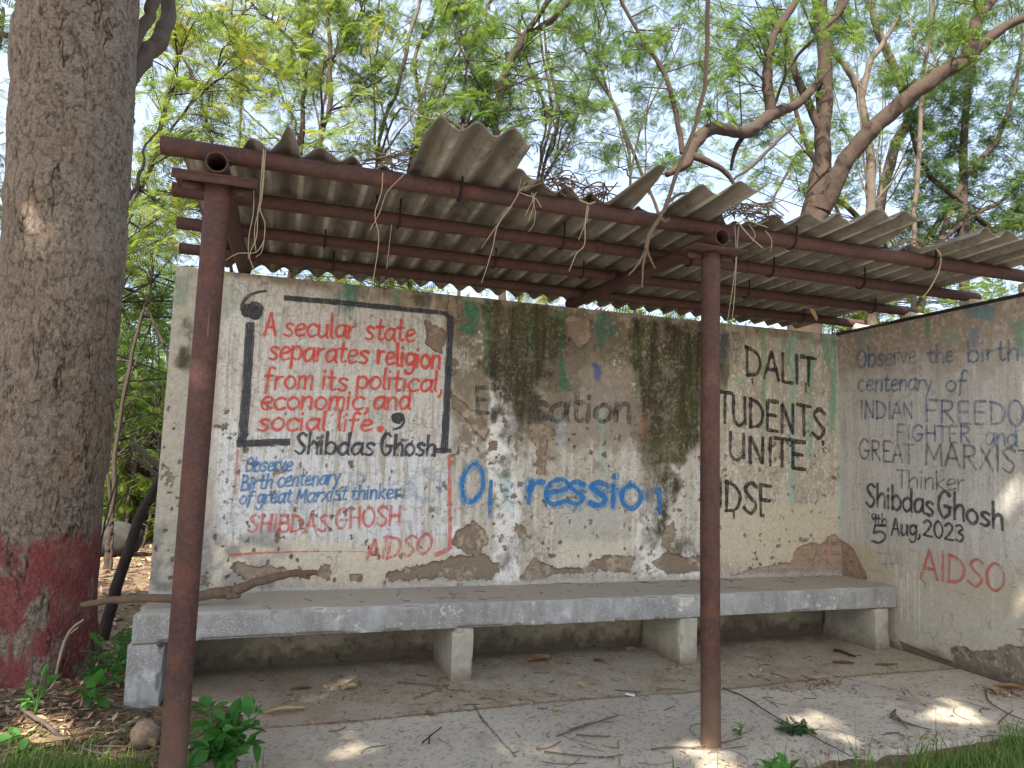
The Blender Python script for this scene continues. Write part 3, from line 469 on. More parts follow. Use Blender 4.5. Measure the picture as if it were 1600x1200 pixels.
P_HALO = m_paint("thin_blue_overspray", (.03, .26, .52), .50, lo=.46); P_NAVY = m_paint("thin_navy_paint", (.06, .13, .26), .80, light=(.13, .23, .37), lo=.45); P_GREY = m_paint("thin_grey_paint", (.085, .085, .095), .80, light=(.17, .17, .18), lo=.45); P_DK = m_paint("dark_grey_paint", (.045, .045, .055), .9, lo=.38); P_GHOST = m_paint("ghost_blue_paint", (.16, .27, .42), .45, lo=.5); P_GREEN = m_paint("old_green_paint", (.05, .22, .14), .6, lo=.47)
m = MB()
glyphs(m, "A secular", 413, 523, 554, 529, 37, 4.5, BACK, .10, .52); glyphs(m, "state", 570, 531, 647, 534, 35, 4.5, BACK, .10, .56)
glyphs(m, "separates", 419, 562, 574, 568, 34, 4.5, BACK, .12, .62); glyphs(m, "religion", 589, 569, 687, 577, 33, 5.2, BACK, .06, .62)
glyphs(m, "from", 412, 607, 487, 608, 34, 4.5, BACK, .1, .58); glyphs(m, "its", 502, 609, 542, 611, 32, 4.5, BACK, .1, .60); glyphs(m, "political,", 556, 607, 690, 613, 33, 4.5, BACK, .1, .56)
glyphs(m, "economic,", 406, 640, 575, 640, 28, 4.5, BACK, .1, .70); glyphs(m, "and", 582, 640, 640, 640, 30, 4.5, BACK, .1, .66)
glyphs(m, "social", 402, 673, 507, 673, 30, 4.5, BACK, .1, .64); glyphs(m, "life", 526, 673, 580, 674, 30, 4.5, BACK, .08, .60); ribbon(m, [(593, 671), (596, 669)], 9, BACK)
part("painted_quotation", m, P_RED, BW, "red brush lettering reading A secular state separates religion from its political, economic, and social life")
m = MB()
ribbon(m, [tuple(q) for q in spline([(382, 492), (378, 478), (387, 464), (402, 457), (415, 455)], 6)], 6, BACK, .3); ribbon(m, [(384, 490), (396, 477), (404, 482), (396, 494), (388, 488)], 15, BACK, 0); ribbon(m, [(386, 483), (400, 490)], 19, BACK, 0)
ribbon(m, [(616, 652), (624, 650), (622, 657), (617, 655)], 11, BACK, 0); ribbon(m, [tuple(q) for q in spline([(629, 648), (631, 658), (626, 667), (615, 671)], 6)], 5, BACK, .5)
for d_ in (-2.6, 0, 2.6): ribbon(m, [(445, 466+d_), (520, 472+d_), (600, 480+d_), (697, 490+d_*.7)], 3.8, BACK, .1, .3)
for d_ in (-5, -1.7, 1.7, 5): ribbon(m, [(391+d_, 505), (388+d_, 560), (383+d_, 640), (378+d_, 692)], 4.6, BACK, -.05, .3)
for d_ in (-3.5, 0, 3.5): ribbon(m, [(371, 693+d_), (410, 692+d_), (452, 690.5+d_)], 4.6, BACK, .05, .3); ribbon(m, [(704+d_*.8, 496), (700+d_*.8, 590), (694+d_, 704)], 4.4, BACK, 0, .3)
ribbon(m, [(696, 490), (705, 499)], 8, BACK); ribbon(m, [(681, 704), (703, 704)], 9, BACK)
part("painted_frame", m, P_BLK, BW, "thick black brushed frame with big quotation marks")
m = MB(); glyphs(m, "Shibdas", 460, 709, 583, 711, 33, 5, BACK, .12, .55); glyphs(m, "Ghosh", 594, 711, 679, 713, 33, 5, BACK, .1, .56)
part("painted_name", m, P_BLK, BW, "black brush lettering reading Shibdas Ghosh")
m = MB(); glyphs(m, "Observe", 383, 737, 455, 736, 22, 3.7, BACK, .2, .66); glyphs(m, "Birth", 376, 766, 424, 763, 23, 3.7, BACK, .2, .62); glyphs(m, "centenary", 433, 761, 529, 756, 22, 3.7, BACK, .2, .68)
glyphs(m, "of", 373, 788, 393, 787, 20, 3.7, BACK, .2, .62); glyphs(m, "great", 400, 788, 453, 785, 21, 3.7, BACK, .2, .7); glyphs(m, "Marxist", 462, 786, 540, 781, 23, 3.7, BACK, .2, .64); glyphs(m, "thinker.", 548, 781, 630, 778, 22, 3.7, BACK, .1, .64)
part("painted_dedication", m, P_BLUE, BW, "blue brush lettering reading Observe Birth centenary of great Marxist thinker")
m = MB(); glyphs(m, "SHIBDAS", 386, 831, 512, 830, 27, 4.6, BACK, .12); glyphs(m, "GHOSH", 523, 826, 624, 821, 30, 4.6, BACK, .05)
ribbon(m, [(372, 704), (369, 740), (366, 772)], 3, BACK, .5); ribbon(m, [(360, 867), (400, 864), (461, 862)], 4.5, BACK, .6, .4); ribbon(m, [(461, 862), (540, 861), (570, 862)], 2, BACK, .6, .4)
part("painted_signature", m, P_PALER, BW, "faded red lettering reading SHIBDAS GHOSH above a thin red line")
m = MB(); glyphs(m, "AIDSO", 572, 876, 672, 864, 33, 5.2, BACK, .12); ribbon(m, [(702, 713), (702.5, 780), (703, 855)], 5.5, BACK, 0, .3); ribbon(m, [(681, 867), (703, 857)], 7.5, BACK)
part("painted_initials", m, P_PALER, BW, "pale red initials AIDSO in a red corner bracket")
m = MB(); glyphs(m, "E", 744, 645, 764, 646, 38, 7, BACK); glyphs(m, "cation", 828, 658, 984, 659, 46, 8, BACK, .05, .60)
part("worn_word", m, P_FAINT, BW, "worn black remains of the word Education")
m = MB(); glyphs(m, "O", 717, 785, 752, 786, 60, 7.2, BACK, .12, jit=.1); glyphs(m, "r", 822, 786, 848, 786, 56, 7.2, BACK, .05, .60); glyphs(m, "e", 848, 788, 886, 788, 58, 7.2, BACK, .05, .66); glyphs(m, "ssio", 884, 788, 1000, 795, 58, 7.2, BACK, .05, .62); ribbon(m, [(767, 752), (765, 780), (765, 800)], 7.5, BACK); ribbon(m, [(1029, 764), (1031, 802)], 7, BACK)
part("painted_word", m, P_SKY, BW, "bright blue lettering reading Oppression")
m = MB(); glyphs(m, "pp", 764, 788, 826, 790, 56, 7.2, BACK, .0, .6); glyphs(m, "n", 1004, 797, 1034, 799, 52, 9, BACK, .0, .6)
part("worn_letters", m, P_WORN, BW, "flaked blue letters within the word Oppression")
m = MB(); R_.seed(5); glyphs(m, "O", 717, 786, 752, 787, 61, 14, BACK, .12, jit=.1); glyphs(m, "ressio", 822, 788, 1000, 795, 57, 14, BACK, .05, .62)
for V_ in m.V: V_[:, 1] += .0026
part("blue_overspray", m, P_HALO, BW, "soft pale blue edge round the bright blue word")
m = MB(); glyphs(m, "DALIT", 1165, 586, 1272, 604, 44, 5.2, BACK, .0); glyphs(m, "STUDENTS", 1098, 655, 1288, 686, 46, 5.2, BACK, .0); glyphs(m, "UNITE", 1139, 718, 1258, 733, 42, 5.2, BACK, .0); glyphs(m, "UDSF", 1104, 794, 1206, 807, 48, 5.2, BACK, .0)
for x_, y_, l_ in ((1258, 600, 12), (1285, 690, 6), (1146, 800, 10), (1192, 804, 5), (1175, 592, 8)): ribbon(m, [(x_, y_), (x_+.5, y_+l_)], 3.5, BACK, .4)
part("black_slogan", m, P_SPRAY, BW, "thick black dripping letters reading DALIT STUDENTS UNITE UDSF")
m = MB(); glyphs(m, "A.D.", 1250, 786, 1283, 786, 24, 2, BACK); ribbon(m, [(1090, 620), (1110, 612), (1126, 617)], 3, BACK)
part("faint_initials", m, P_GHOST, BW, "faint thin letters A.D.")
m = MB(); glyphs(m, "O", 640, 782, 690, 784, 46, 8, BACK); glyphs(m, "p", 545, 757, 570, 757, 30, 6, BACK); glyphs(m, "re", 606, 778, 645, 778, 40, 7, BACK)
part("ghost_letters", m, P_GHOST, BW, "ghostly old blue letters under the whitewash")
m = MB(); 
for k_ in range(5):
    for j_ in range(6): ribbon(m, [(706+j_*4.2+R_.random(), 540+k_*9+R_.random()), (706+j_*4.2+R_.random()*2, 546+k_*9)], 1.3, BACK)
part("poster_remains", m, P_FAINT, BW, "torn remains of a small printed notice")
# side wall
S = SIDE; m = MB(); glyphs(m, "Observe", 1340, 575, 1432, 568, 29, 4.2, S, 0, .66); glyphs(m, "the", 1451, 567, 1490, 566, 28, 4.2, S, 0, .60); glyphs(m, "birth", 1512, 566, 1592, 563, 32, 4.2, S, 0, .58); glyphs(m, "centenary", 1341, 611, 1456, 611, 27, 4, S, .05, .66); glyphs(m, "of", 1478, 611, 1508, 612, 32, 4, S, .1, .5)
part("blue_handwriting", m, P_NAVY, SW, "thin dark blue handwriting reading Observe the birth centenary of")
m = MB(); glyphs(m, "INDIAN", 1345, 654, 1428, 655, 28, 3.6, S); glyphs(m, "FREEDOM", 1447, 658, 1634, 668, 33, 4.6, S, rise=.25); glyphs(m, "FIGHTER", 1402, 688, 1517, 692, 25, 4, S); glyphs(m, "and", 1540, 696, 1590, 697, 30, 4.2, S, 0, .62)
part("blue_capitals", m, P_NAVY, SW, "thin blue capitals reading INDIAN FREEDOM FIGHTER and")
m = MB(); glyphs(m, "GREAT", 1343, 717, 1427, 724, 31, 4, S); glyphs(m, "MARXIST", 1446, 725, 1612, 742, 34, 4.4, S, rise=.15); glyphs(m, "Thinker", 1402, 761, 1508, 767, 28, 3, S, 0, .60)
part("grey_capitals", m, P_GREY, SW, "thin grey letters reading GREAT MARXIST Thinker")
m = MB(); glyphs(m, "Shibdas", 1354, 790, 1459, 806, 36, 5, S, 0, .6); glyphs(m, "Ghosh", 1466, 806, 1568, 828, 40, 5.4, S, 0, .56); glyphs(m, "9th", 1362, 822, 1386, 823, 20, 3.2, S, 0, .6); glyphs(m, "Aug,", 1394, 835, 1438, 838, 27, 4.2, S, .05, .6); glyphs(m, "2023", 1443, 836, 1507, 847, 25, 4.2, S)
glyphs(m, "5", 1362, 848, 1384, 848, 26, 4.5, S)
part("dark_handwriting", m, P_DK, SW, "dark handwriting reading Shibdas Ghosh 9th Aug, 2023")
m = MB(); glyphs(m, "AIDSO", 1440, 902, 1570, 925, 44, 5, S, .02)
part("red_initials", m, P_PALER, SW, "thin red initials AIDSO")
m = MB(); ribbon(m, [(1372, 864), (1395, 866)], 4, S); ribbon(m, [(1374, 882), (1398, 880)], 4, S); ribbon(m, [(1386, 822), (1390, 862)], 5, S); ribbon(m, [(1392, 868), (1394, 886)], 4, S); ribbon(m, [(1408, 862), (1410, 884)], 4, S)
part("smudged_strokes", m, P_GHOST, SW, "smudged grey brush strokes below the date")
# ------------------------------------------------------------------ bench
def rough_box(mb, a, b, step=.03, amp=.004, sag=0.0, chip=0.0, seed=0):
    """a cast block: each face a fine grid shaken by noise, edges worn"""
    a = np.array(a, float); b = np.array(b, float); n = np.maximum(1, np.round((b-a)/step).astype(int))
    def face(ax, side):
        o = [i for i in range(3) if i != ax]; g = np.meshgrid(np.linspace(0, 1, n[o[0]]+1), np.linspace(0, 1, n[o[1]]+1), indexing='ij')
        V = np.zeros((g[0].size, 3)); V[:, o[0]] = a[o[0]]+(b-a)[o[0]]*g[0].ravel(); V[:, o[1]] = a[o[1]]+(b-a)[o[1]]*g[1].ravel(); V[:, ax] = b[ax] if side else a[ax]
        m = n[o[1]]+1; i = (np.arange(n[o[0]])[:, None]*m+np.arange(n[o[1]])[None]).ravel(); Q = np.stack([i, i+m, i+m+1, i+1], -1)
        if (side == 1) != (ax != 1): pass
        if (ax == 1) == bool(side): Q = Q[:, ::-1]
        return V, Q[:, ::-1] if not side else Q[:, ::-1]
    for ax in range(3):
        for sd in (0, 1):
            V, Q = face(ax, sd); W = V.copy()
            x, y, z = V.T
            for k in range(3):
                W[:, k] += amp*2*(fbm(x*7+z*5+k*9+seed, y*7+z*6.3+k*4, 4, 70+k)-.5)
            dist = np.sort(np.minimum(V-a, b-V), axis=1)[:, 1]                    # distance to the nearest arris
            k = np.clip(1-dist/.016, 0, 1); wear = k*(.0035+chip*ss(.56, .66, fbm(x*9+z*3+seed, y*9+z*9, 4, 77)))
            W += (np.clip((a+b)/2, a+.02, b-.02)-V)/(np.linalg.norm((a+b)/2-V, axis=1, keepdims=True)+1e-9)*0
            for j in range(3): W[:, j] += np.where(V[:, j]-a[j] < 1e-6, wear, 0)-np.where(b[j]-V[:, j] < 1e-6, wear, 0)
            if sag: W[:, 2] += sag*np.sin((x-a[0])/(b-a)[0]*9)
            mb.add(W, Q)
bench = empty("concrete_bench", (2.9, -.27, 0), "long grey concrete bench along the foot of the painted wall", "bench")
m = MB(); rough_box(m, (XL+.02, -BD, .45-BT), (XR-.004, -.006, .45), .0125, .003, .002, .02); m.build("seat_slab", BENCH, bench)
for k, (a, b) in enumerate(((XL+.005, .17), (2.14, .135), (3.674, .135), (5.30, .13))):
    m = MB(); rough_box(m, (a, -BD+(.004 if k else -.0), -.05), (a+b, -.008, .45-BT-.002), .02, .006, 0, .02, k*3.3); o = m.build("support", SUPP if k else BENCH, bench)
    if k == 0: o["label"] = "cracked bluish end support"
# ------------------------------------------------------------------ steel frame
fr = empty("steel_frame", (1.97, PY, 0), "rusty brown pipe frame of two posts with roof pipes welded across the top", "steel frame")
def rusty_tube(name, P, r, mat, seg=20, hollow=False, lab=None):
    P = np.array(P, float); n = max(2, int(np.linalg.norm(P[-1]-P[0])/.06)); t = np.linspace(0, 1, n)[:, None]; C = P[0]+(P[-1]-P[0])*t
    C = C+.0015*np.stack([np.sin(t[:, 0]*7+P[0, 1]*3), np.sin(t[:, 0]*5), np.cos(t[:, 0]*6)], -1)
    m = MB(); m.tube(C, r, seg, not hollow)
    if hollow:
        m.tube(C[::-1], r-.006, seg, False); k = len(C)*seg; i = np.arange(seg); j = (i+1) % seg     # ring closing the wall of the pipe at each end
        V0 = m.V[0][:seg]; V1 = tube(C, r-.006, seg, False)[0][:seg]; m.add(np.concatenate([V0, V1]), np.stack([i, j, seg+j, seg+i], -1))
        V0 = m.V[0][-seg:]; V1 = tube(C, r-.006, seg, False)[0][-seg:]; m.add(np.concatenate([V0, V1]), np.stack([i, seg+i, seg+j, j], -1))
    o = m.build(name, mat, fr)
    if lab: o["label"] = lab
    return o
rusty_tube("post", [(P1X, PY, -.1), (P1X, PY, ZP)], .0475, RUSTP, 28); rusty_tube("post", [(P2X, PY, -.1), (P2X, PY, ZP)], .0465, RUSTP, 28)
for x in (P1X, P2X):
    m = MB(); m.box((x-.155, PY-.10, ZP+.001), (x+.155, PY+.10, ZP+.0085)); m.box((x-.155, PY-.10, ZP-.03), (x+.155, PY-.094, ZP)) if x == P1X else None
    m.box((x-.13, PY-.004, ZP-.035), (x-.05, PY+.004, ZP)); m.box((x+.05, PY-.004, ZP-.035), (x+.13, PY+.004, ZP)); m.build("cap_plate", RUST, fr, False)
    rusty_tube("rafter", [(x, PY-.105, ZP+.052), (x, .12, 2.481)], .042, RUST, 24, True)
PUR = ((-1.575, 2.547, .575, 6.35, .038), (-1.17, 2.508, .565, XR+.10, .034), (-.67, 2.502, .52, XR+.10, .033), (-.16, 2.502, .465, XR+.10, .033))
for y, z, xa, xb, r in PUR: rusty_tube("purlin", [(xa, y, z), (xb, y, z)], r, RUST, 20, True)
for k_, px_ in ((1, 935), (1, 1168), (2, 960), (2, 1282), (3, 700), (0, 707)):
    y, z, _, _, r = PUR[k_]; q_ = at(px_, 400, 1, y)[0]; rusty_tube('coupling', [(q_-.022, y, z), (q_, y, z), (q_+.022, y, z)], r+.0035, RUST, 20)
for x in (P1X, P2X):
    for y, z, _, _, r in PUR:
        m = MB(); a_ = np.linspace(0, 2*math.pi, 25); m.tube(np.stack([x+.040*np.cos(a_), y+.030*np.sin(a_), np.full(25, z-r*.80)], -1), .006+.002*np.sin(a_*9), 6, False); m.build('weld_bead', RUST, fr)
for y in (-1.575, -1.17, -.67, -.16):
    m = MB(); rough_box(m, (XR-.008, y-.05, H-.004), (XR+.15, y+.05, H+.055 if y > -1.5 else H+.075), .015, .008, 0, .01, y); m.build('mortar_packing', SUPP, fr)
m = MB(); m.box((XR-.012, -2.12, H+.006), (XR+.05, .02, H+.012)); m.box((XR-.012, -2.12, H-.012), (XR-.006, .02, H+.006)); m.build("edge_angle", BLACKIRON, fr, False)
# ------------------------------------------------------------------ corrugated sheets
PITCH = .146
def sheet(x0, x1, front, yb, label, dz=0.0, hooks=(), tilt=0.0, seed=0):
    """one corrugated sheet; front = [(x, y)...] broken front edge; the back edge lies at yb"""
    nx = int((x1-x0)/PITCH*16); xs = np.linspace(x0, x1, nx); fx = np.array(front)
    yf = np.interp(xs, fx[:, 0], fx[:, 1])+.05*(fbm(xs*26+seed, xs*0+seed, 5, 3)-.5); t = np.linspace(0, 1, 40); yb_ = yb+.03*(fbm(xs*15+seed, xs*0, 4, 5)-.5)
    X = np.repeat(xs[:, None], 40, 1); Y = yf[:, None]+(yb_-yf)[:, None]*t[None]
    base = 2.612+dz-.030*(Y+1.57); base += np.where(Y < -1.57, tilt*(-1.57-Y), 0)
    Z = base+.0235*np.cos((X-.62)/PITCH*2*math.pi)+.004*(fbm(X*3+seed, Y*3, 3, 6)-.5)
    T_ = np.stack([X, Y, Z], -1).reshape(-1, 3); Bm = T_.copy(); Bm[:, 2] -= .0065; N = nx*40
    i = (np.arange(nx-1)[:, None]*40+np.arange(39)[None]).ravel(); Q = np.stack([i, i+40, i+41, i+1], -1)
    e = np.concatenate([np.arange(nx)*40, (nx-1)*40+np.arange(1, 40), np.arange(nx-2, -1, -1)*40+39, np.arange(38, 0, -1)]); V = np.concatenate([T_, Bm, T_[e], Bm[e]]); k = len(e); j = np.arange(k); jn = (j+1) % k; b = 2*N
    Q = np.concatenate([Q, (Q+N)[:, ::-1], np.stack([b+j, b+k+j, b+k+jn, b+jn], -1)])
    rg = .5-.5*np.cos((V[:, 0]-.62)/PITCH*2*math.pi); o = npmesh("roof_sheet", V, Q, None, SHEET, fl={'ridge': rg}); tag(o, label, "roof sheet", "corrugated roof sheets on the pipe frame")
    for hx, pi in hooks:
        y, z, _, _, r = PUR[pi]; a = np.linspace(-2.6, .4, 14); m = MB()
        pts = [(hx, y-.008-r, z+.10)]+[(hx, y-(r+.008)*math.cos(q+.4), z+(r+.008)*math.sin(q+.4)*1.0) for q in np.linspace(-.3, -2.9, 12)]
        m.tube(np.array(pts), .0048, 6); h = m.build("hook_bolt", BLACKIRON, o)
    return o
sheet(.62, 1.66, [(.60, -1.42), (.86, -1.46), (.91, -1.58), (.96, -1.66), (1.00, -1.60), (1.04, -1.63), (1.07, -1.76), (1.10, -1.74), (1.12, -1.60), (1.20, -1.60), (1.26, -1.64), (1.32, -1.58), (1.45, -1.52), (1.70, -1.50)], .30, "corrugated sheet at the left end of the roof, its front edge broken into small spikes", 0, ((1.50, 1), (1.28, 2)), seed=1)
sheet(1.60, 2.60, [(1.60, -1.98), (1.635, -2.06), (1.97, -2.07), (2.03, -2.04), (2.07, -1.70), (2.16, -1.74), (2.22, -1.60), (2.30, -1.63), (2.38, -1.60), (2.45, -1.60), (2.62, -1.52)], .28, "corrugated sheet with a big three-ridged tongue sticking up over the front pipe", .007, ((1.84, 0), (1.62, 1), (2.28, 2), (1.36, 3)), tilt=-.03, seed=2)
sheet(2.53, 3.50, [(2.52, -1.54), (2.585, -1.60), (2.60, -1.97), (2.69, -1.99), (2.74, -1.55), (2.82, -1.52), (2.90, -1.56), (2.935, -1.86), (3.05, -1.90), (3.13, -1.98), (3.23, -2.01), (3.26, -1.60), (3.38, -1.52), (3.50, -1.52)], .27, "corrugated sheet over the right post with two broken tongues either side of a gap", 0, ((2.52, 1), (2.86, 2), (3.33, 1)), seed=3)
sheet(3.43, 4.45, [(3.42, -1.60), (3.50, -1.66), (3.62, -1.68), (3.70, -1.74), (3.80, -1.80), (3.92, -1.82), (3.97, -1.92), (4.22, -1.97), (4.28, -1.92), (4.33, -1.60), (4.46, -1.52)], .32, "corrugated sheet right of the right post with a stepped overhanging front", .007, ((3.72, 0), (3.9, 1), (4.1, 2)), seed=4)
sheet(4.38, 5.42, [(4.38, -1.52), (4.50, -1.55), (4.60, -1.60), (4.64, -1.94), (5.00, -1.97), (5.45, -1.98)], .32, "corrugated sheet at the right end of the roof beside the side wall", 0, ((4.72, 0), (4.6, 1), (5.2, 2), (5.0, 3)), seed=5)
# ------------------------------------------------------------------ floor slab and ground
def gridsheet(name, xs, ys, zf, cf, mat):
    X, Y = np.meshgrid(xs, ys); u = X.ravel(); v = Y.ravel(); z = zf(u, v); nx = len(xs); ny = len(ys)
    i = (np.arange(ny-1)[:, None]*nx+np.arange(nx-1)[None]).ravel()
    return npmesh(name, np.stack([u, v, z], -1), np.stack([i, i+1, i+nx+1, i+nx], -1), None, mat, cols={"col": cf(u, v)} if cf else None)
def slab_edge(x): return -2.0+.24*(fbm(x*2.2, x*0+3, 5, 81)-.5)-.12*ss(2.6, 1.4, x)+.05*ss(3.6, 5.2, x)
def floor_z(u, v):
    z = .006*(fbm(u*2.5, v*2.5, 5, 82)-.5)+.003*(fbm(u*20, v*20, 4, 83)-.5)
    left = 1.02+.10*(fbm(v*3, v*0+2, 4, 84)-.5)-.45*ss(-.8, -.2, v); jt = np.abs(v-(-.985+.015*np.sin(u*3)+.02*(fbm(u*6, u*0, 3, 85)-.5)))
    z -= .010*ss(.014, .004, jt)*ss(.9, 1.0, u)
    z -= .06*ss(.03, -.05, u-left); z -= .05*ss(.02, -.04, v-slab_edge(u)); return z
def floor_c(u, v):
    n1 = fbm(u*1.6, v*2.2, 5, 86); n2 = fbm(u*9, v*9, 5, 87); n3 = fbm(u*40, v*40, 4, 88)
    c = np.ones((len(u), 3))*np.array([.50, .455, .365])*(.75+.5*n1)[:, None]
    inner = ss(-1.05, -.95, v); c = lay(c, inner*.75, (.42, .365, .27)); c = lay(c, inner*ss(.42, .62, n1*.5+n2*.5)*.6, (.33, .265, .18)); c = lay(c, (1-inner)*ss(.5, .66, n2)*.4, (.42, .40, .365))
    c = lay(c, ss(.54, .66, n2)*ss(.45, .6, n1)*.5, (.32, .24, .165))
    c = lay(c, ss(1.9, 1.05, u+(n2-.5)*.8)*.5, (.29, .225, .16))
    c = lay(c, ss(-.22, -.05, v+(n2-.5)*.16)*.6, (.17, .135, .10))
    jt = np.abs(v-(-.985+.015*np.sin(u*3)+.02*(fbm(u*6, u*0, 3, 85)-.5))); c = lay(c, ss(.022, .006, jt+(n3-.5)*.012)*.85, (.16, .10, .065))
    for a, b in (((750, 1120), (805, 1182)), ((740, 1100), (752, 1122)), ((1280, 1050), (1400, 1078))):
        A = at(*a, 2, 0)[:2]; B_ = at(*b, 2, 0)[:2]; e = B_-A; t = np.clip(((u-A[0])*e[0]+(v-A[1])*e[1])/(e@e), 0, 1); d = np.hypot(u-A[0]-e[0]*t, v-A[1]-e[1]*t); c = lay(c, ss(.007, .002, d+(n2-.5)*.012)*.85, (.06, .045, .035))
    c = lay(c, ss(.63, .68, fbm(u*70, v*70, 3, 90))*.5, (.15, .10, .07)); return np.clip(c, .02, .8)
xs = np.linspace(.38, XR-.002, 620); ys = np.linspace(-2.4, -.004, 320)
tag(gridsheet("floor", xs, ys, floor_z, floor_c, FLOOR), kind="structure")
def gz(x, y):
    x = np.asarray(x, float); y = np.asarray(y, float)
    z = -.016+.03*(fbm(x*1.2, y*1.2, 4, 91)-.5)+.05*ss(.9, .2, x)*ss(-.9, -1.5, y)*fbm(x*3, y*3, 3, 92)
    z = z+.014*(fbm(x*9, y*9, 4, 93)-.5)
    ins = ss(.95, 1.15, x)*ss(5.9, 5.6, x)*ss(-1.75, -1.6, y)*ss(.6, .3, y); z = z*(1-ins)-.07*ins
    return z+.45*ss(2.5, 14, y)*fbm(x*.2, y*.2, 3, 94)+.12*ss(.3, 2.2, y)*fbm(x*.8, y*.8, 3, 95)
g1 = np.concatenate([[-250, -120, -60, -30, -18, -11, -7], np.arange(-4.5, 8.01, .05), [10, 14, 20, 30, 60, 120, 250]]); g2 = np.concatenate([[-200, -90, -40, -20, -10], np.arange(-5.5, 6.01, .05), [7, 8.5, 11, 15, 22, 35, 70, 140, 300]])
def bounce_strip_z(u, v): return np.full(len(u), .03)+.01*(fbm(u*.5, v*.5, 3, 97)-.5)-.10*ss(-3.0, -2.75, v)-.10*ss(-12.6, -13, v)  # pale ground added out of view to bounce sunlight onto wall and roof
tag(gridsheet("path", np.linspace(-24, 24, 97), np.linspace(-13, -2.7, 83), bounce_strip_z, lambda u, v: np.ones((len(u), 3))*np.array([.40, .395, .38])*(.8+.4*fbm(u*2, v*2, 4, 98))[:, None], FLOOR), kind="structure")
def gz_far(x, y):
    z = gz(x, y); return z
tag(gridsheet("ground", g1, g2, gz_far, None, GROUND), kind="structure")
# ------------------------------------------------------------------ foliage
def frond_template(k=7, w=.075, droop=.25):
    """a feathery compound leaf: thin side leaflets along a bending midrib of length 1"""
    V = []; Q = []
    def leaf(p, d, nrm, L, W):
        n = len(V); s = np.cross(d, nrm); m = p+d*L*.5+nrm*.02
        V.extend([p, m+s*W, p+d*L-nrm*.05*L, m-s*W]); Q.append([n, n+1, n+2, n+3])
    for i in range(k):
        t = .16+.84*i/(k-1); p = np.array([t, 0, -droop*t*t]); L = .46*math.sin(.45+2.3*t*.95)+.06
        for sgn in (-1, 1):
            d = np.array([.42, sgn*.9, -.18]); d /= np.linalg.norm(d); leaf(p, d, np.array([0, 0, 1.0]), L, w)
    n = len(V); V.extend([np.array([0, -.008, 0]), np.array([0, .008, 0]), np.array([1, .006, -droop]), np.array([1, -.006, -droop])]); Q.append([n, n+1, n+2, n+3])
    return np.array(V), np.array(Q)
def broad_template():
    V = np.array([[0, 0, 0], [.3, .26, .05], [.62, .22, .02], [1, 0, -.14], [.62, -.22, .02], [.3, -.26, .05], [.5, 0, -.03]]); Q = [[0, 6, 2, 1], [6, 3, 2, 2]]
    return np.array([[0, 0, 0], [.35, .27, .06], [1, 0, -.12], [.35, -.27, .06], [.7, .2, .0], [.7, -.2, .0], [.5, 0, -.04]]), np.array([[0, 6, 4, 1], [0, 3, 5, 6], [6, 5, 2, 4]])
FR7 = frond_template(8, .034); FRS = frond_template(7, .05); FR5 = frond_template(5, .11); BROAD = broad_template()
def scatter(tmpl, P, D, N, S, tint):
    """copies of a leaf template as one mesh: place P, direction D, up N, size S"""
    tv, tq = tmpl; D = D/(np.linalg.norm(D, axis=1, keepdims=True)+1e-9); Y = np.cross(N, D); Y /= np.linalg.norm(Y, axis=1, keepdims=True)+1e-9; Z = np.cross(D, Y)
    V = P[:, None]+S[:, None, None]*(tv[None, :, 0:1]*D[:, None]+tv[None, :, 1:2]*Y[:, None]+tv[None, :, 2:3]*Z[:, None])
    n = len(tv); Q = tq[None]+(np.arange(len(P))*n)[:, None, None]
    return V.reshape(-1, 3), Q.reshape(-1, 4), np.repeat(tint, n)
def rdir(n, flat=.5):
    d = rng.normal(size=(n, 3)); d[:, 2] *= flat; return d/np.linalg.norm(d, axis=1, keepdims=True)
def px_stem(pts, r0=None):
    """a stem from (px, py, Y, width px): points on the plane y = Y, radius from its width in the photograph"""
    C = np.array([at(a, b, 1, y) for a, b, y, w in pts]); r = np.array([w*.5*((c-CAM)@FW)/FPX for c, (a, b, y, w) in zip(C, pts)])
    return C, r
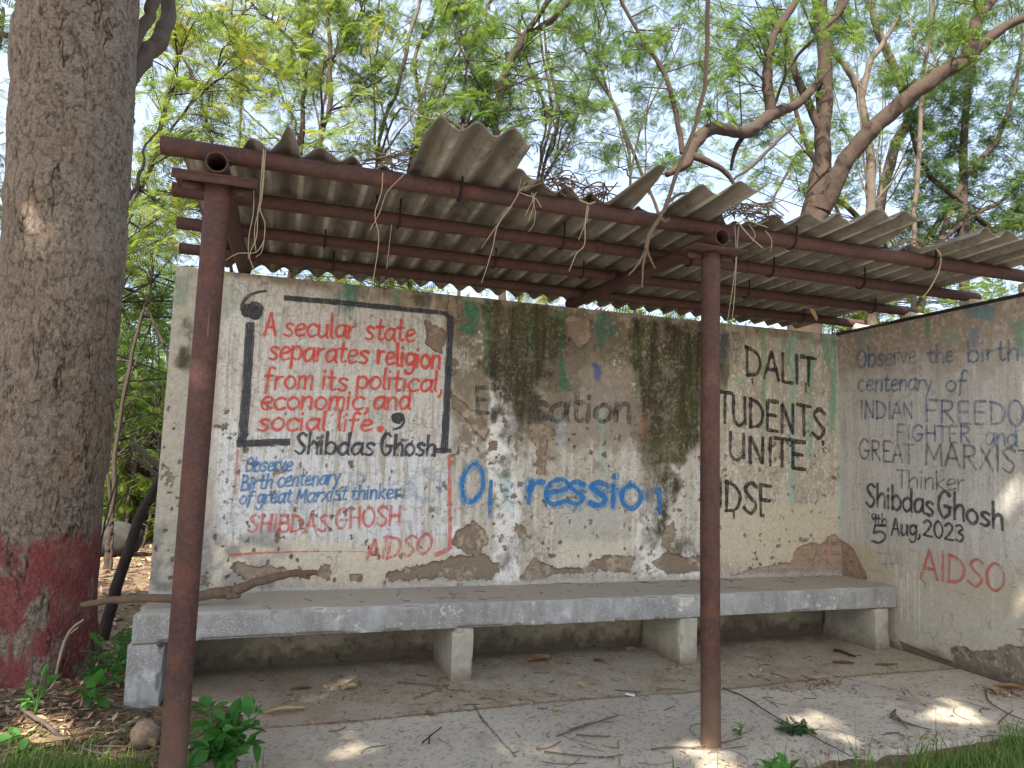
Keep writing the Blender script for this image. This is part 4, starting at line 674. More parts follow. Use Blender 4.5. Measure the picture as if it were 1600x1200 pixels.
class Tree:
    def __init__(s): s.tr = MB(); s.P = []; s.R = []; s.lv = []
    def stem(s, pts, base=False, seg=8, wob=.03):
        C, r = px_stem(pts); 
        if base:
            b = C[0].copy(); n = 4; d = C[0]-C[1]; d /= abs(d[2])+1e-6; h = C[0][2]
            ext = [np.array([C[0][0]+d[0]*h*t*(1-.5*t)*.7, C[0][1], h*(1-t)-.15*(t == 1)]) for t in np.linspace(1, 0, n, endpoint=False)]
            C = np.concatenate([ext, C]); r = np.concatenate([np.linspace(r[0]*1.35, r[0]*1.05, n), r])
        s.raw(C, r, seg, wob)
    def raw(s, C, r, seg=8, wob=.03):
        C = np.asarray(C, float); S = spline(C, 7); rr = np.interp(np.linspace(0, 1, len(S)), np.linspace(0, 1, len(C)), r)
        if len(C) > 2:
            k = rng.random()*50; a = np.arange(len(S)); S[1:-1] += (np.stack([fbm(a*.35+k, a*0+q, 3, 7) for q in (1, 2, 3)], -1)-.5)[1:-1]*wob*2
        rr = rr*(1+.16*(fbm(np.arange(len(S))*.6, np.full(len(S), rng.random()*90), 3, 8)-.5)*2)
        big = rr.max() > .03; n_ = 4 if big else 1; S2 = spline(S[::2], 2*n_) if big and len(S) > 6 else S; r2 = np.interp(np.linspace(0, 1, len(S2)), np.linspace(0, 1, len(rr)), rr); s.tr.tube(S2, np.maximum(r2, .0025), seg*2 if big else seg, True, None, .22 if big else .1); s.P.append(S); s.R.append(rr)
    def clumps(s, C, n_fr=22, spread=.38, fs=.16, tint=(0, 1), twr=.008, flat=.5, minz=2.2, side=3):
        """a twig from the nearest stem to every clump centre, with leaves along it"""
        P = np.concatenate(s.P); R = np.concatenate(s.R); ok = P[:, 2] > minz; P = P[ok] if ok.any() else P
        for c in C:
            d = np.linalg.norm(P-c, axis=1)+.6*np.maximum(0, P[:, 2]-c[2]); i = np.argsort(d)[int(rng.integers(0, min(4, len(d))))]; a = P[i]
            mid = (a+c)/2+rng.normal(size=3)*.12*np.linalg.norm(c-a)+np.array([0, 0, .08*np.linalg.norm(c-a)]); S = spline([a, mid, c], 8); s.tr.tube(S, np.linspace(twr*1.5, twr*.35, len(S)), 4, False)
            tw = [S]
            for q in range(side):
                j = int(rng.integers(len(S)//2, len(S)-1)); e = S[j]+rdir(1, .7)[0]*spread*(.6+.8*rng.random()); T = spline([S[j], (S[j]+e)/2+rng.normal(size=3)*.04, e-np.array([0, 0, .05])], 5); s.tr.tube(T, np.linspace(twr*.6, twr*.25, len(T)), 3, False); tw.append(T)
            A = np.concatenate([t[len(t)//3:] for t in tw]); j = rng.integers(0, len(A), n_fr); p = A[j]+rng.normal(size=(n_fr, 3))*.035
            d = rdir(n_fr, flat); d[:, 2] -= .18; u = np.array([0, 0, 1.0])+rng.normal(size=(n_fr, 3))*.55
            base = tint[0]+(tint[1]-tint[0])*rng.random(); s.lv.append((p, d, u, fs*(.6+.8*rng.random(n_fr)), np.clip(base+.18*rng.normal(size=n_fr), 0, 1)))
    def build(s, name, label, cat, bark, leaf, group=None, tmpl=None, keep=None):
        loc = s.P[0][0].copy(); e = empty(name, tuple(loc), label, cat, group)
        s.tr.build("trunk", bark, e)
        if s.lv:
            p, d, u, z, t = [np.concatenate(q) for q in zip(*s.lv)]
            if keep is not None: k = keep(p); p, d, u, z, t = p[k], d[k], u[k], z[k], t[k]
            V, Q, tt = scatter(tmpl or FR7, p, d, u, z, t); npmesh("crown", V, Q, None, leaf, e, False, fl={"tint": tt})
        return e
def ell(px, py, Y, rx, ry, rz, n):
    """clump centres in an ellipsoid round the place seen at px, py on the plane y = Y"""
    c = at(px, py, 1, Y); d = rng.normal(size=(n, 3)); d /= np.linalg.norm(d, axis=1, keepdims=True); return c+d*(rng.random((n, 1))**.4)*np.array([rx, ry, rz])
# ---- the big tree in front of the wall's left end
def big_tree():
    ctr = [(62, 1085, .25), (70, 900, .22), (88, 600, .20), (107, 300, .20), (119, 100, .22), (126, -60, .25), (126, -300, .3)]
    C = np.array([at(a, b, 1, y) for a, b, y in ctr]); wpx = np.array([148, 145, 153, 166, 160, 158, 150]); r = np.array([w*.5*((c-CAM)@FW)/FPX for c, w in zip(C, wpx)])
    C = np.concatenate([[C[0]+[-.005, .0, -.30]], C]); r = np.concatenate([[r[0]*1.10], r])
    S = spline(C, 110); rr = np.interp(np.linspace(0, 1, len(S)), np.linspace(0, 1, len(r)), r); seg = 420; t, n, b = frames(S)
    th = np.arange(seg)/seg*2*math.pi; TH, K = np.meshgrid(th, np.arange(len(S))); zz = S[:, 2][K]
    def wrapn(fx, fz, o, sd, wx=0):      # noise on the cylinder, closed round the seam
        a = TH/(2*math.pi); w = ss(.92, 1.0, a); g = lambda q: fbm(q*fx+wx, zz*fz, o, sd); return g(a)*(1-w)+g(a-1)*w
    wv = wrapn(9, 3, 4, 101)*1.2
    fis = np.abs(wrapn(48, 15, 5, 102, wv)-.5); fis2 = np.abs(wrapn(110, 48, 4, 103)-.5); lump = wrapn(5, 1.2, 4, 104); pl = wrapn(90, 44, 5, 105)
    h = .34*ss(0, .08, fis)+.2*ss(0, .12, fis2)+.46*pl
    crk = np.abs(wrapn(17, 2.6, 5, 109, wv*.5)-.5); ck = ss(.022, .004, crk)*ss(.42, .58, wrapn(6, 2, 3, 110)); h = h*(1-.85*ck)
    rad = rr[K]*(1+.07*(lump-.5)*2)+.013*(h-.75)
    rad *= 1+.20*ss(.40, -.05, zz)*(.25+.75*np.cos(TH*2.5+1)**2); rad += .018*ss(.62, .72, wrapn(4, 1.6, 3, 117))
    V = (S[:, None]+n[:, None]*(np.cos(TH)*rad)[..., None]+b[:, None]*(np.sin(TH)*rad)[..., None]).reshape(-1, 3)
    m_ = len(S); i = np.arange(m_-1)[:, None]*seg; k = np.arange(seg)[None]; k2 = (k+1) % seg; Q = np.stack([i+k, i+k2, i+seg+k2, i+seg+k], -1).reshape(-1, 4)
    red = ss(.06, -.06, zz-.78+(wrapn(14, 5, 4, 106)-.5)*.30+(wrapn(46, 3, 4, 116)-.5)*.22)*ss(.36, .5, wrapn(18, 5, 5, 107)+.18*ss(.2, .6, zz)-.02)*ss(.25, .55, h+.12)
    e = empty("large_tree", tuple(C[0]), "thick grey-brown tree with red paint round its foot, left of the wall", "tree")
    npmesh("trunk", V, Q, None, BARKBIG, e, True, fl={"h": np.clip(h.ravel()*1.05+.12*(wrapn(8, 3, 3, 108).ravel()-.5), 0, 1), "red": red.ravel()})
    T = Tree(); F = []
    T.stem([(150, 235, .42, 30), (175, 190, .50, 30), (210, 101, .6, 28), (240, 67, .7, 25), (259, 34, .8, 21), (263, -10, .9, 19), (255, -80, 1.0, 17)], seg=12); T.stem([(190, 140, .42, 20), (208, 71, .5, 19), (229, 34, .55, 17), (246, -10, .6, 17), (275, -90, .8, 14)], seg=12); T.stem([(30, 62, .3, 14), (18, 57, .3, 10), (-10, 47, .3, 8)], seg=8)
    T.stem([(190, 205, .38, 14), (203, 195, .36, 9), (206, 184, .36, 5)], seg=7); T.stem([(185, 330, 1.0, 8), (215, 290, 1.0, 6), (225, 240, 1.1, 4), (250, 190, 1.3, 3)], seg=6)
    T.tr.build("limb", BARK_GREY, e)
    # unseen crown placed in the sun's way for shade, high over the shelter and the path added in front
    K = Tree(); top = S[-1]; c0 = np.array([2.2, -1.0, .8])+SUN/SUN[2]*6.4
    for a in np.linspace(0, 2*math.pi, 11, endpoint=False):
        q = c0+np.array([math.cos(a)*3.6, math.sin(a)*1.6, rng.normal()*.4]); K.raw([top, top+(q-top)*.35+[0, 0, .9], q], [.16, .10, .03], 7, .1)
    d = rng.normal(size=(420, 3)); d /= np.linalg.norm(d, axis=1, keepdims=True); cc = c0+d*rng.random((420, 1))**.42*np.array([5.0, 2.35, .9])
    d2 = rng.normal(size=(90, 3)); d2 /= np.linalg.norm(d2, axis=1, keepdims=True); cc = np.concatenate([cc, np.array([-1.75, -3.5, 7.0])+d2*rng.random((90, 1))**.42*np.array([1.8, 1.2, .7])])
    cc = cc[cc[:, 1] < -.2]
    K.clumps(cc, 17, .55, .46, (.2, .9), .012, .4, 4.0, 2)
    for v in K.tr.V: T.tr.V.append(v)
    K.tr.build("branches", BARK_DARK, e)
    p, dd, u, z, tt = [np.concatenate(q) for q in zip(*K.lv)]
    ok = p[:, 1] < .3
    spots = [(570, 1165, .0), (1240, 1112, .04), (1300, 1143, .045), (1425, 1117, .03), (1490, 1102, .0), (1040, 1158, .04), (840, 1163, .06), (560, 1160, .10), (70, 1130, .13), (200, 1160, .09), (1130, 1190, .08)]  # floor points kept sunlit: fronds on their sun rays are removed
    for a, b, rad in spots:
        o = at(a, b, 2, .0); w = p+dd*z[:, None]*.5-o; al = w@SUN; ok &= (np.linalg.norm(w-al[:, None]*SUN, axis=1) > rad+.05+.35*z)
    for o, rad in ((at(1604, 610, 0, XR), .02), (at(1606, 735, 0, XR), .02), (at(1600, 955, 0, XR), .05), (at(300, 480, 1, PY), .05), (at(284, 690, 1, PY), .03), (at(1096, 565, 1, PY), .05), (at(60, 330, 1, -.15), .08), (at(1590, 425, 1, -1.6), .05), (at(1420, 408, 1, -1.6), .0)):
        w = p+dd*z[:, None]*.5-o; al = w@SUN; ok &= (np.linalg.norm(w-al[:, None]*SUN, axis=1) > rad+.05+.35*z)
    V, Q, t_ = scatter(FR5, p[ok], dd[ok], u[ok], z[ok], tt[ok]); npmesh("crown", V, Q, None, LEAF_G, e, False, fl={"tint": t_})  # out-of-view shade crown, with gaps cut for the sun spots
big_tree()
# ---- trees behind the wall, stems drawn after the photograph, each at its own distance
G = "trees growing behind the shelter"
def cells(x0, x1, y0, y1, n, Y0, Y1):
    """clump centres spread over a patch of canopy between two distances"""
    out = []
    for k in range(n):
        out.append(at(x0+(x1-x0)*rng.random(), y0+(y1-y0)*rng.random(), 1, Y0+(Y1-Y0)*rng.random()))
    return np.array(out)
t = Tree()
t.stem([(1272, 337, 4.5, 44), (1285, 262, 4.5, 30), (1285, 210, 4.5, 24), (1289, 150, 4.5, 23), (1287, 75, 4.5, 22), (1281, 0, 4.5, 20), (1283, -60, 4.5, 16)], True, 12); t.stem([(1282, 330, 4.4, 34), (1307, 277, 4.2, 28), (1337, 229, 4.0, 26), (1375, 191, 3.8, 25), (1420, 150, 3.6, 24), (1469, 116, 3.4, 22), (1514, 90, 3.2, 20), (1555, 52, 3.0, 15), (1610, 22, 2.9, 12)], seg=12)
t.stem([(1508, 92, 3.2, 16), (1525, 37, 3.2, 15), (1558, -10, 3.2, 13)], seg=9); t.stem([(1280, 199, 4.5, 13), (1255, 142, 4.6, 12), (1232, 82, 4.8, 10), (1215, 20, 5.0, 8)], seg=8)
t.stem([(1283, 122, 4.5, 11), (1262, 148, 4.3, 13), (1240, 165, 4.1, 14), (1210, 178, 3.8, 18), (1190, 190, 3.6, 20), (1161, 208, 3.3, 19), (1116, 200, 3.0, 20), (1086, 223, 2.8, 21), (1071, 255, 2.7, 20), (1037, 275, 2.6, 9)], seg=12, wob=.015); t.stem([(1080, 243, 2.7, 11), (1112, 255, 2.6, 10), (1139, 275, 2.6, 8), (1150, 296, 2.6, 4)], seg=8, wob=.01)
t.stem([(1204, 178, 3.75, 17), (1199, 112, 3.7, 14), (1210, 56, 3.7, 13), (1244, 0, 3.7, 11), (1262, -40, 3.7, 9)], seg=10); t.stem([(1169, 205, 3.4, 8), (1150, 232, 3.4, 7), (1142, 266, 3.4, 4)], seg=7); t.stem([(1146, 281, 2.6, 4), (1187, 247, 2.7, 6), (1240, 195, 2.9, 4)], seg=6)
t.stem([(1284, 60, 4.5, 14), (1310, 20, 4.4, 13), (1330, -30, 4.3, 11)], seg=8); t.stem([(1205, 176, 3.8, 5), (1240, 95, 3.4, 5), (1300, 35, 3.0, 5), (1330, -10, 2.8, 4)], seg=6); t.stem([(1066, 240, 2.72, 8), (1059, 187, 2.7, 8), (1032, 105, 2.7, 7), (999, 56, 2.7, 6), (966, -10, 2.7, 5)], seg=7)
t.clumps(np.concatenate([cells(1060, 1600, -60, 110, 80, 2.6, 5.4), cells(1120, 1320, 20, 220, 22, 3.5, 5.6), cells(960, 1120, -40, 180, 22, 2.4, 4)]), 20, .34, .15, (.2, .8))
t.build("forked_tree", "brown tree forking low above the roof, with one long limb slanting to the upper right", "tree", BARK_BROWN, LEAF_G, G)
t = Tree(); t.stem([(776, 228, 3.2, 11), (772, 187, 3.2, 11), (779, 157, 3.2, 13), (796, 101, 3.2, 13), (811, 71, 3.2, 14), (837, 49, 3.2, 10), (866, 26, 3.2, 10), (892, -6, 3.2, 9), (920, -60, 3.3, 7)], True, 10, .02); t.stem([(812, 66, 3.2, 10), (837, 32, 3.1, 9), (852, 8, 3.0, 8), (873, -20, 3.0, 7)], seg=8, wob=.01)
t.stem([(776, 170, 3.2, 4), (740, 120, 3.0, 3), (715, 60, 2.9, 3), (705, -10, 2.9, 2)], seg=5); t.clumps(cells(690, 960, -50, 190, 46, 2.4, 4.4), 19, .32, .14, (.3, .9)); t.build("slender_tree", "dark slim trunk curving right above the three-ridged roof tongue", "tree", BARK_DARK, LEAF_G, G)
def simple(stems, cl, name, label, bark, leaf, **kw):
    t = Tree()
    for k, s in enumerate(stems): t.stem(s, s[0][1] > 200 and kw.get("base", True), kw.get("seg", 7), kw.get("wob", .03))
    for k in range(kw.get("extra", 5) if kw.get("minz", 2.2) > 2 else 0):
        q = cl[int(rng.integers(len(cl)))]; px, py, _, _ = stems[0][0]; b = at(px+rng.normal()*25, min(py, 330), 1, stems[0][0][2]); Pa = np.concatenate(t.P[:len(stems)]); b = Pa[np.argmin(np.linalg.norm(Pa-b, axis=1))]; m_ = (b+q)/2+rng.normal(size=3)*.18; e_ = q+(q-b)*.5; w_ = .011+.008*rng.random()
        if b[2] > 1.5: t.raw([b, m_, q, e_], [w_*1.3, w_, w_*.8, w_*.4], 5, .05)
    t.clumps(cl, kw.get("nf", 18), kw.get("sp", .36), kw.get("fs", .16), kw.get("tint", (.2, .9)), kw.get("twr", .007), .5, kw.get("minz", 2.2), kw.get("side", 3))
    return t.build(name, label, kw.get("cat", "tree"), bark, leaf, kw.get("group", G), kw.get("tmpl"))
simple([[(588, 259, 5, 5), (599, 195, 5, 6), (624, 131, 5, 6), (637, 68, 5, 6), (657, 0, 5, 5), (670, -60, 5, 4)], [(612, 255, 4.4, 3), (601, 187, 4.4, 3), (582, 112, 4.4, 3), (567, 19, 4.4, 3), (560, -40, 4.4, 2)]], cells(540, 720, -50, 250, 48, 4, 6), "sapling", "pair of thin grey stems leaning apart behind the roof, left of its three-ridged tongue", BARK_GREY, LEAF_Y, tint=(.1, .7))
simple([[(641, 259, 5.6, 7), (652, 210, 5.6, 7), (657, 150, 5.6, 7), (648, 90, 5.6, 6), (680, 22, 5.6, 5), (695, -50, 5.6, 4)]], cells(600, 780, -40, 240, 44, 5, 7), "sapling", "single pale stem rising just left of the three-ridged roof tongue", BARK_GREY, LEAF_G)
simple([[(500, 217, 4, 9), (517, 161, 4, 8), (513, 56, 4, 7), (511, -40, 4, 6)], [(517, 170, 4, 4), (545, 163, 3.9, 4), (575, 135, 3.8, 4), (605, 118, 3.8, 3)]], cells(440, 600, -50, 230, 42, 3.4, 5), "sapling", "dark upright stem with a side branch bending right behind the left part of the roof", BARK_DARK, LEAF_Y, tint=(.1, .8))
simple([[(469, 244, 4.6, 7), (476, 112, 4.6, 6), (450, 56, 4.6, 5), (405, 19, 4.6, 4), (370, -30, 4.6, 3)], [(373, 244, 5.2, 4), (381, 75, 5.2, 4), (383, -10, 5.2, 3)]], cells(350, 500, -50, 240, 46, 4, 6), "sapling", "dark crooked stem bending left at the top, behind the left spikes of the roof", BARK_DARK, LEAF_Y, tint=(.2, .9))
simple([[(725, 202, 3.6, 5), (727, 112, 3.6, 4), (733, 0, 3.6, 4), (736, -50, 3.6, 3)]], cells(690, 790, -50, 200, 20, 3, 4.4), "sapling", "very thin dark straight stem standing above the roof tongue", BARK_DARK, LEAF_G)
simple([[(839, 285, 4.2, 4), (849, 240, 4.2, 5), (862, 172, 4.2, 5), (847, 75, 4.2, 4), (839, -20, 4.2, 4)], [(850, 262, 4.3, 5), (871, 195, 4.3, 6), (869, 142, 4.3, 5), (854, 82, 4.3, 4), (850, 10, 4.3, 3)]], cells(790, 960, -40, 260, 44, 3.6, 6), "sapling", "two thin crossing stems right of the three-ridged roof tongue", BARK_DARK, LEAF_B)
simple([[(984, 277, 6, 4), (980, 225, 6, 5), (956, 157, 6, 5), (924, 105, 6, 4), (900, 30, 6, 3)], [(1025, 326, 6.4, 5), (999, 262, 6.4, 5), (950, 142, 6.4, 4), (930, 60, 6.4, 3)]], cells(880, 1080, -40, 300, 66, 5, 8), "sapling", "pair of thin stems leaning left behind the middle of the roof", BARK_DARK, LEAF_B, tint=(.3, 1))
simple([[(1360, 322, 7, 14), (1360, 244, 7, 14), (1349, 180, 7, 13), (1341, 139, 7, 12), (1319, 101, 7, 9), (1300, 75, 7, 8), (1290, 10, 7, 6)], [(1347, 150, 7, 9), (1360, 97, 7, 9), (1375, 75, 7, 8), (1409, 19, 7, 6)]], cells(1280, 1480, -40, 330, 60, 6, 9), "background_tree", "pale curving trunk right behind the long slanting limb", BARK_GREY, LEAF_G, tint=(.2, .8))
simple([[(1375, 322, 8.4, 17), (1397, 232, 8.4, 15), (1420, 176, 8.4, 14), (1390, 90, 8.4, 12), (1375, 56, 8.4, 11), (1356, -10, 8.4, 9)], [(1410, 200, 8.4, 8), (1450, 150, 8.4, 7), (1500, 60, 8.4, 6)]], cells(1300, 1560, -40, 340, 66, 7.4, 10), "background_tree", "grey trunk leaning right at the foot, farther back between the slanting limbs", BARK_GREY, LEAF_B, tint=(.3, 1), fs=.18)
simple([[(1506, 372, 7.4, 16), (1506, 262, 7.4, 12), (1512, 150, 7.4, 10), (1530, 20, 7.4, 8)], [(1506, 320, 7.4, 9), (1450, 270, 7.2, 7), (1420, 190, 7, 5), (1425, 120, 7, 4)], [(1507, 280, 7.4, 9), (1560, 215, 7.2, 7), (1590, 120, 7, 5), (1600, 40, 7, 4)], [(1506, 345, 7.4, 8), (1570, 310, 7.6, 6), (1620, 240, 7.8, 4)]], np.concatenate([cells(1400, 1640, 120, 390, 190, 6.4, 9), cells(1430, 1640, -40, 140, 34, 6.4, 9)]), "bushy_tree", "dark leafy tree filling the gap above the right end of the roof", BARK_DARK, LEAF_B, nf=26, tint=(0, .7), tmpl=FRS)
simple([[(1442, 112, 6, 6), (1454, 56, 6, 6), (1457, -20, 6, 5)], [(1430, 330, 6, 7), (1436, 220, 6, 7), (1442, 112, 6, 6)]], cells(1400, 1600, -40, 110, 30, 5.4, 7), "background_tree", "thin upright stem seen above the slanting limb near the right edge", BARK_GREY, LEAF_G)
simple([[(1345, 345, 11, 9), (1300, 300, 11, 8), (1258, 220, 11, 7), (1230, 120, 11, 6)], [(1263, 240, 11, 5), (1225, 280, 11, 4), (1200, 330, 11, 3)]], np.concatenate([cells(1060, 1330, 190, 330, 60, 9, 13), cells(1060, 1330, -40, 180, 34, 9, 13)]), "background_tree", "distant thin tree seen through the gap left of the forked tree", BARK_BROWN, LEAF_Y, tint=(.1, .7), fs=.2)
simple([[(250, 235, 2.6, 4), (300, 160, 2.6, 4), (352, 90, 2.6, 3), (365, 0, 2.6, 3)], [(200, 330, 2.4, 6), (240, 250, 2.4, 5), (262, 150, 2.4, 4), (300, 20, 2.4, 3)], [(330, 215, 2.9, 5), (300, 120, 2.9, 4), (255, 40, 2.9, 4), (240, -30, 2.9, 3)]], np.concatenate([cells(215, 430, -50, 245, 58, 1.6, 4.2), cells(195, 330, 230, 400, 34, 1.8, 3.6)]), "bush", "yellow-green bush of thin arching stems between the big trunk and the roof's left end", BARK_DARK, LEAF_Y, cat="bush", tint=(.3, 1), fs=.14, minz=1.4, group="bushes behind the left end of the wall")
# undergrowth left of the wall
simple([[(170, 872, 6.4, 5), (168, 830, 6.4, 4), (160, 790, 6.4, 3)], [(225, 868, 6.0, 5), (228, 830, 6.0, 4), (238, 790, 6.0, 3)]], np.concatenate([cells(150, 280, 715, 850, 110, 4.8, 9), cells(140, 270, 560, 720, 50, 6, 9)]), "bush", "bright low undergrowth round the boulder left of the wall", BARK_GREY, LEAF_Y, cat="bush", minz=.1, fs=.16, group="bushes behind the left end of the wall", tint=(.3, .9), extra=0)
GB = "bushes behind the left end of the wall"
simple([[(175, 800, 3.4, 7), (190, 640, 3.4, 6), (215, 520, 3.4, 5), (240, 430, 3.4, 3)], [(175, 790, 3.4, 5), (160, 600, 3.4, 4), (190, 420, 3.4, 3)], [(284, 640, 3.2, 7), (262, 560, 3.2, 6), (230, 480, 3.2, 4)]], np.concatenate([cells(150, 280, 330, 560, 46, 3.6, 7.5), cells(150, 270, 560, 700, 40, 4.4, 8)]), "bush", "feathery green bush showing beside the wall's left edge at mid height", BARK_DARK, LEAF_G, cat="bush", minz=.6, fs=.14, group=GB, tint=(.2, .9))
simple([[(195, 900, 5.2, 6), (200, 800, 5.2, 5), (215, 700, 5.2, 3)], [(210, 900, 5.2, 6), (240, 790, 5.2, 5), (250, 720, 5.2, 3)]], np.concatenate([cells(145, 275, 660, 815, 60, 5.5, 9), cells(100, 280, 400, 700, 50, 7, 10)]), "bush", "low spreading bush above the leaf litter left of the wall", BARK_DARK, LEAF_G, cat="bush", minz=.2, fs=.17, group=GB, tint=(.2, 1))
simple([[(-40, 420, 4, 8), (-30, 250, 4, 7), (-5, 90, 4, 5), (10, 0, 4, 4)]], np.concatenate([cells(-120, 30, -50, 420, 46, 3, 6)]), "background_tree", "feathery leafy tree just showing past the left edge of the big trunk", BARK_DARK, LEAF_G, fs=.16)
simple([[(1330, 505, 9, 14), (1400, 440, 9, 10), (1500, 300, 9, 8)]], np.concatenate([cells(1280, 1640, 330, 520, 150, 6, 9)]), "bush", "sunlit hedge-like bush seen through the gap under the roof above the side wall", BARK_DARK, LEAF_Y, cat="bush", tmpl=FRS, fs=.16, minz=-1, group="bushes behind the right end of the wall", tint=(.2, 1))
simple([[(640, 480, 3.6, 6), (640, 440, 3.6, 5), (660, 380, 3.6, 4)], [(900, 490, 3.4, 6), (905, 440, 3.4, 5), (900, 380, 3.4, 4)]], np.concatenate([cells(360, 1100, 395, 470, 60, 3.2, 5.4)]), "bush", "bush whose leaves show through the wavy gap between wall and roof", BARK_DARK, LEAF_Y, cat="bush", fs=.17, minz=-1, group="bushes behind the right end of the wall", tint=(.2, 1))
def wood():
    """far-off woodland that reads as one mass"""
    n = 24000; a = rng.uniform(-1.15, 1.55, n); r = rng.uniform(15, 30, n); top = 3.4+2.6*fbm(a*6, a*0, 4, 111); z = rng.random(n)**.8*top
    p = np.stack([CAM[0]+r*np.sin(a+.32), CAM[1]+r*np.cos(a+.32), z], -1); d = rdir(n, .5); u = np.array([0, 0, 1.0])+rng.normal(size=(n, 3))*.7
    V, Q, t = scatter(FRS, p, d, u, rng.uniform(.25, .65, n), np.clip(fbm(a*14, z*.7, 4, 112)+.25*rng.normal(size=n), 0, 1))
    tag(npmesh("distant_wood", V, Q, None, LEAF_G, None, False, fl={"tint": t}), "green woodland far behind the shelter", "woodland", kind="stuff")
wood()
# ------------------------------------------------------------------ dead wood, vines, stones, plants, litter
def twig_obj(name, strands, mat, label, cat, group=None, seg=6, rough=.12):
    """strands: lists of (px, py, axis, value, width px) laid in space"""
    m = MB()
    for s in strands:
        C = np.array([at(a, b, ax, v) for a, b, ax, v, w in s]); r = np.array([w*.5*((c-CAM)@FW)/FPX for c, (a, b, ax, v, w) in zip(C, s)])
        S = spline(C, 26 if seg > 9 else 7); rr = np.interp(np.linspace(0, 1, len(S)), np.linspace(0, 1, len(C)), r)*(1+(.10 if seg > 9 else .3)*(fbm(np.arange(len(S))*(.045 if seg > 9 else .7), np.full(len(S), R_.random()*90), 3, 8)-.5))
        k = R_.random()*50; a = np.arange(len(S)); S += (np.stack([fbm(a*(.05 if seg > 9 else .5)+k, a*0+q, 3, 7) for q in (1, 2, 3)], -1)-.5)*rr[:, None]*1.2
        m.tube(S, rr, seg*2 if seg > 9 else seg, True, None, rough if seg > 7 else 0)
    o = m.build(name, mat); return tag(o, label, cat, group)
Y = -1.68
def st(pts, y, w0, w1): n = len(pts); return [(a, b, 1, y, w0+(w1-w0)*k/(n-1)) for k, (a, b) in enumerate(pts)]
# stick across the bench end
twig_obj("fallen_branch", [[(128, 946, 1, -.36, 9), (170, 938, 1, -.37, 11), (240, 934, 1, -.38, 12), (300, 932, 1, -.37, 14), (345, 928, 1, -.36, 18), (366, 924, 1, -.35, 17), (400, 911, 1, -.34, 14), (440, 900, 1, -.33, 12), (470, 896, 1, -.32, 11), (497, 893, 1, -.32, 8)], [(352, 929, 1, -.37, 14), (370, 931, 1, -.38, 8), (376, 931, 1, -.38, 4)], [(470, 899, 1, -.33, 9), (484, 903, 1, -.33, 5)]], STICK, "long crooked dead branch lying across the left end of the bench", "branch", seg=10)
twig_obj("hanging_branch", [st([(1107, -20), (1105, 56), (1101, 131), (1086, 195), (1060, 262), (1041, 320), (1032, 337), (1014, 367), (1010, 392)], Y, 7, 7), st([(1010, 390), (996, 414), (982, 430)], Y-.01, 5, 2.5), st([(1011, 390), (1005, 412), (1003, 450)], Y-.01, 5, 2.5), st([(1011, 392), (1019, 410), (1024, 420)], Y-.01, 4, 2), st([(1041, 318), (1060, 304), (1086, 300)], Y, 6, 3), st([(1030, 340), (1040, 345), (1046, 342)], Y, 6, 4)], STICK, "bare dead branch hanging over the roof edge, forked tip dangling left of the right post", "branch", seg=8)
GV = "dry vine strands hanging from the roof"
twig_obj("dry_vine", [st([(412, 232), (410, 290), (403, 330), (401, 370), (390, 400), (400, 430), (392, 445)], Y, 1.8, 1), st([(415, 234), (409, 310), (398, 355), (400, 395)], Y, 1.8, 1), st([(411, 240), (406, 320), (414, 350), (410, 390), (400, 402)], Y, 1.8, 1), st([(396, 280), (396, 330), (389, 370), (388, 405)], Y, 1.5, 1), st([(352, 407), (372, 396), (400, 394), (413, 375)], Y, 1.6, 1.4), st([(393, 432), (396, 445), (390, 458)], Y, 1.5, 1)], VINE, "bundle of pale dry vine strands hanging beside the left post", "vine", GV, 5)
twig_obj("dry_vine", [st([(598, 270), (596, 300), (586, 335), (592, 372), (586, 420), (580, 450), (574, 474)], Y, 1.7, 1), st([(632, 272), (605, 300), (594, 330), (578, 360)], Y, 1.5, 1), st([(612, 350), (608, 385), (604, 420)], Y+.3, 1, .8)], VINE, "long single dry vine hanging between the left post and the three-ridged roof tongue", "vine", GV, 5)
twig_obj("dry_vine", [st([(824, 278), (800, 320), (778, 352), (770, 386), (760, 420), (752, 442)], Y, 2, 1), st([(815, 275), (806, 310), (778, 350), (752, 388)], Y, 1.6, 1), st([(830, 300), (836, 330), (834, 350), (826, 362)], Y, 1.2, .8), st([(826, 290), (812, 300), (836, 310), (846, 324)], Y-.02, 2, 1.4), st([(838, 300), (828, 322), (820, 338)], Y-.02, 1.6, 1), st([(833, 302), (834, 320), (826, 345)], Y-.02, 2, 1)], VINE, "forked dry vine trailing from a tangle right of the three-ridged roof tongue", "vine", GV, 5)
twig_obj("dry_vine", [st([(918, 320), (914, 350), (913, 382), (900, 398), (889, 424)], Y, 2, 1.2), st([(920, 322), (916, 345), (904, 375)], Y, 1.6, 1), st([(905, 312), (920, 318), (930, 316)], Y-.02, 3, 2)], VINE, "short kinked dry vine hanging under the middle of the front pipe", "vine", GV, 5)
twig_obj("dry_vine", [st([(1148, 350), (1150, 400), (1146, 440), (1140, 480), (1134, 520)], Y, 1.6, 1), st([(1154, 352), (1150, 420), (1147, 470), (1143, 505)], Y, 1.6, 1), st([(1153, 347), (1172, 370), (1192, 388)], Y-.02, 2.6, 1.6), st([(1170, 350), (1180, 366), (1175, 378)], Y-.02, 1.4, 1), st([(1196, 360), (1206, 375), (1204, 392)], Y-.02, 1.6, 1), st([(1150, 350), (1165, 344), (1190, 352), (1200, 356)], Y-.02, 2, 1.4)], VINE, "pair of dry vine strands hanging just right of the right post's top", "vine", GV, 5)
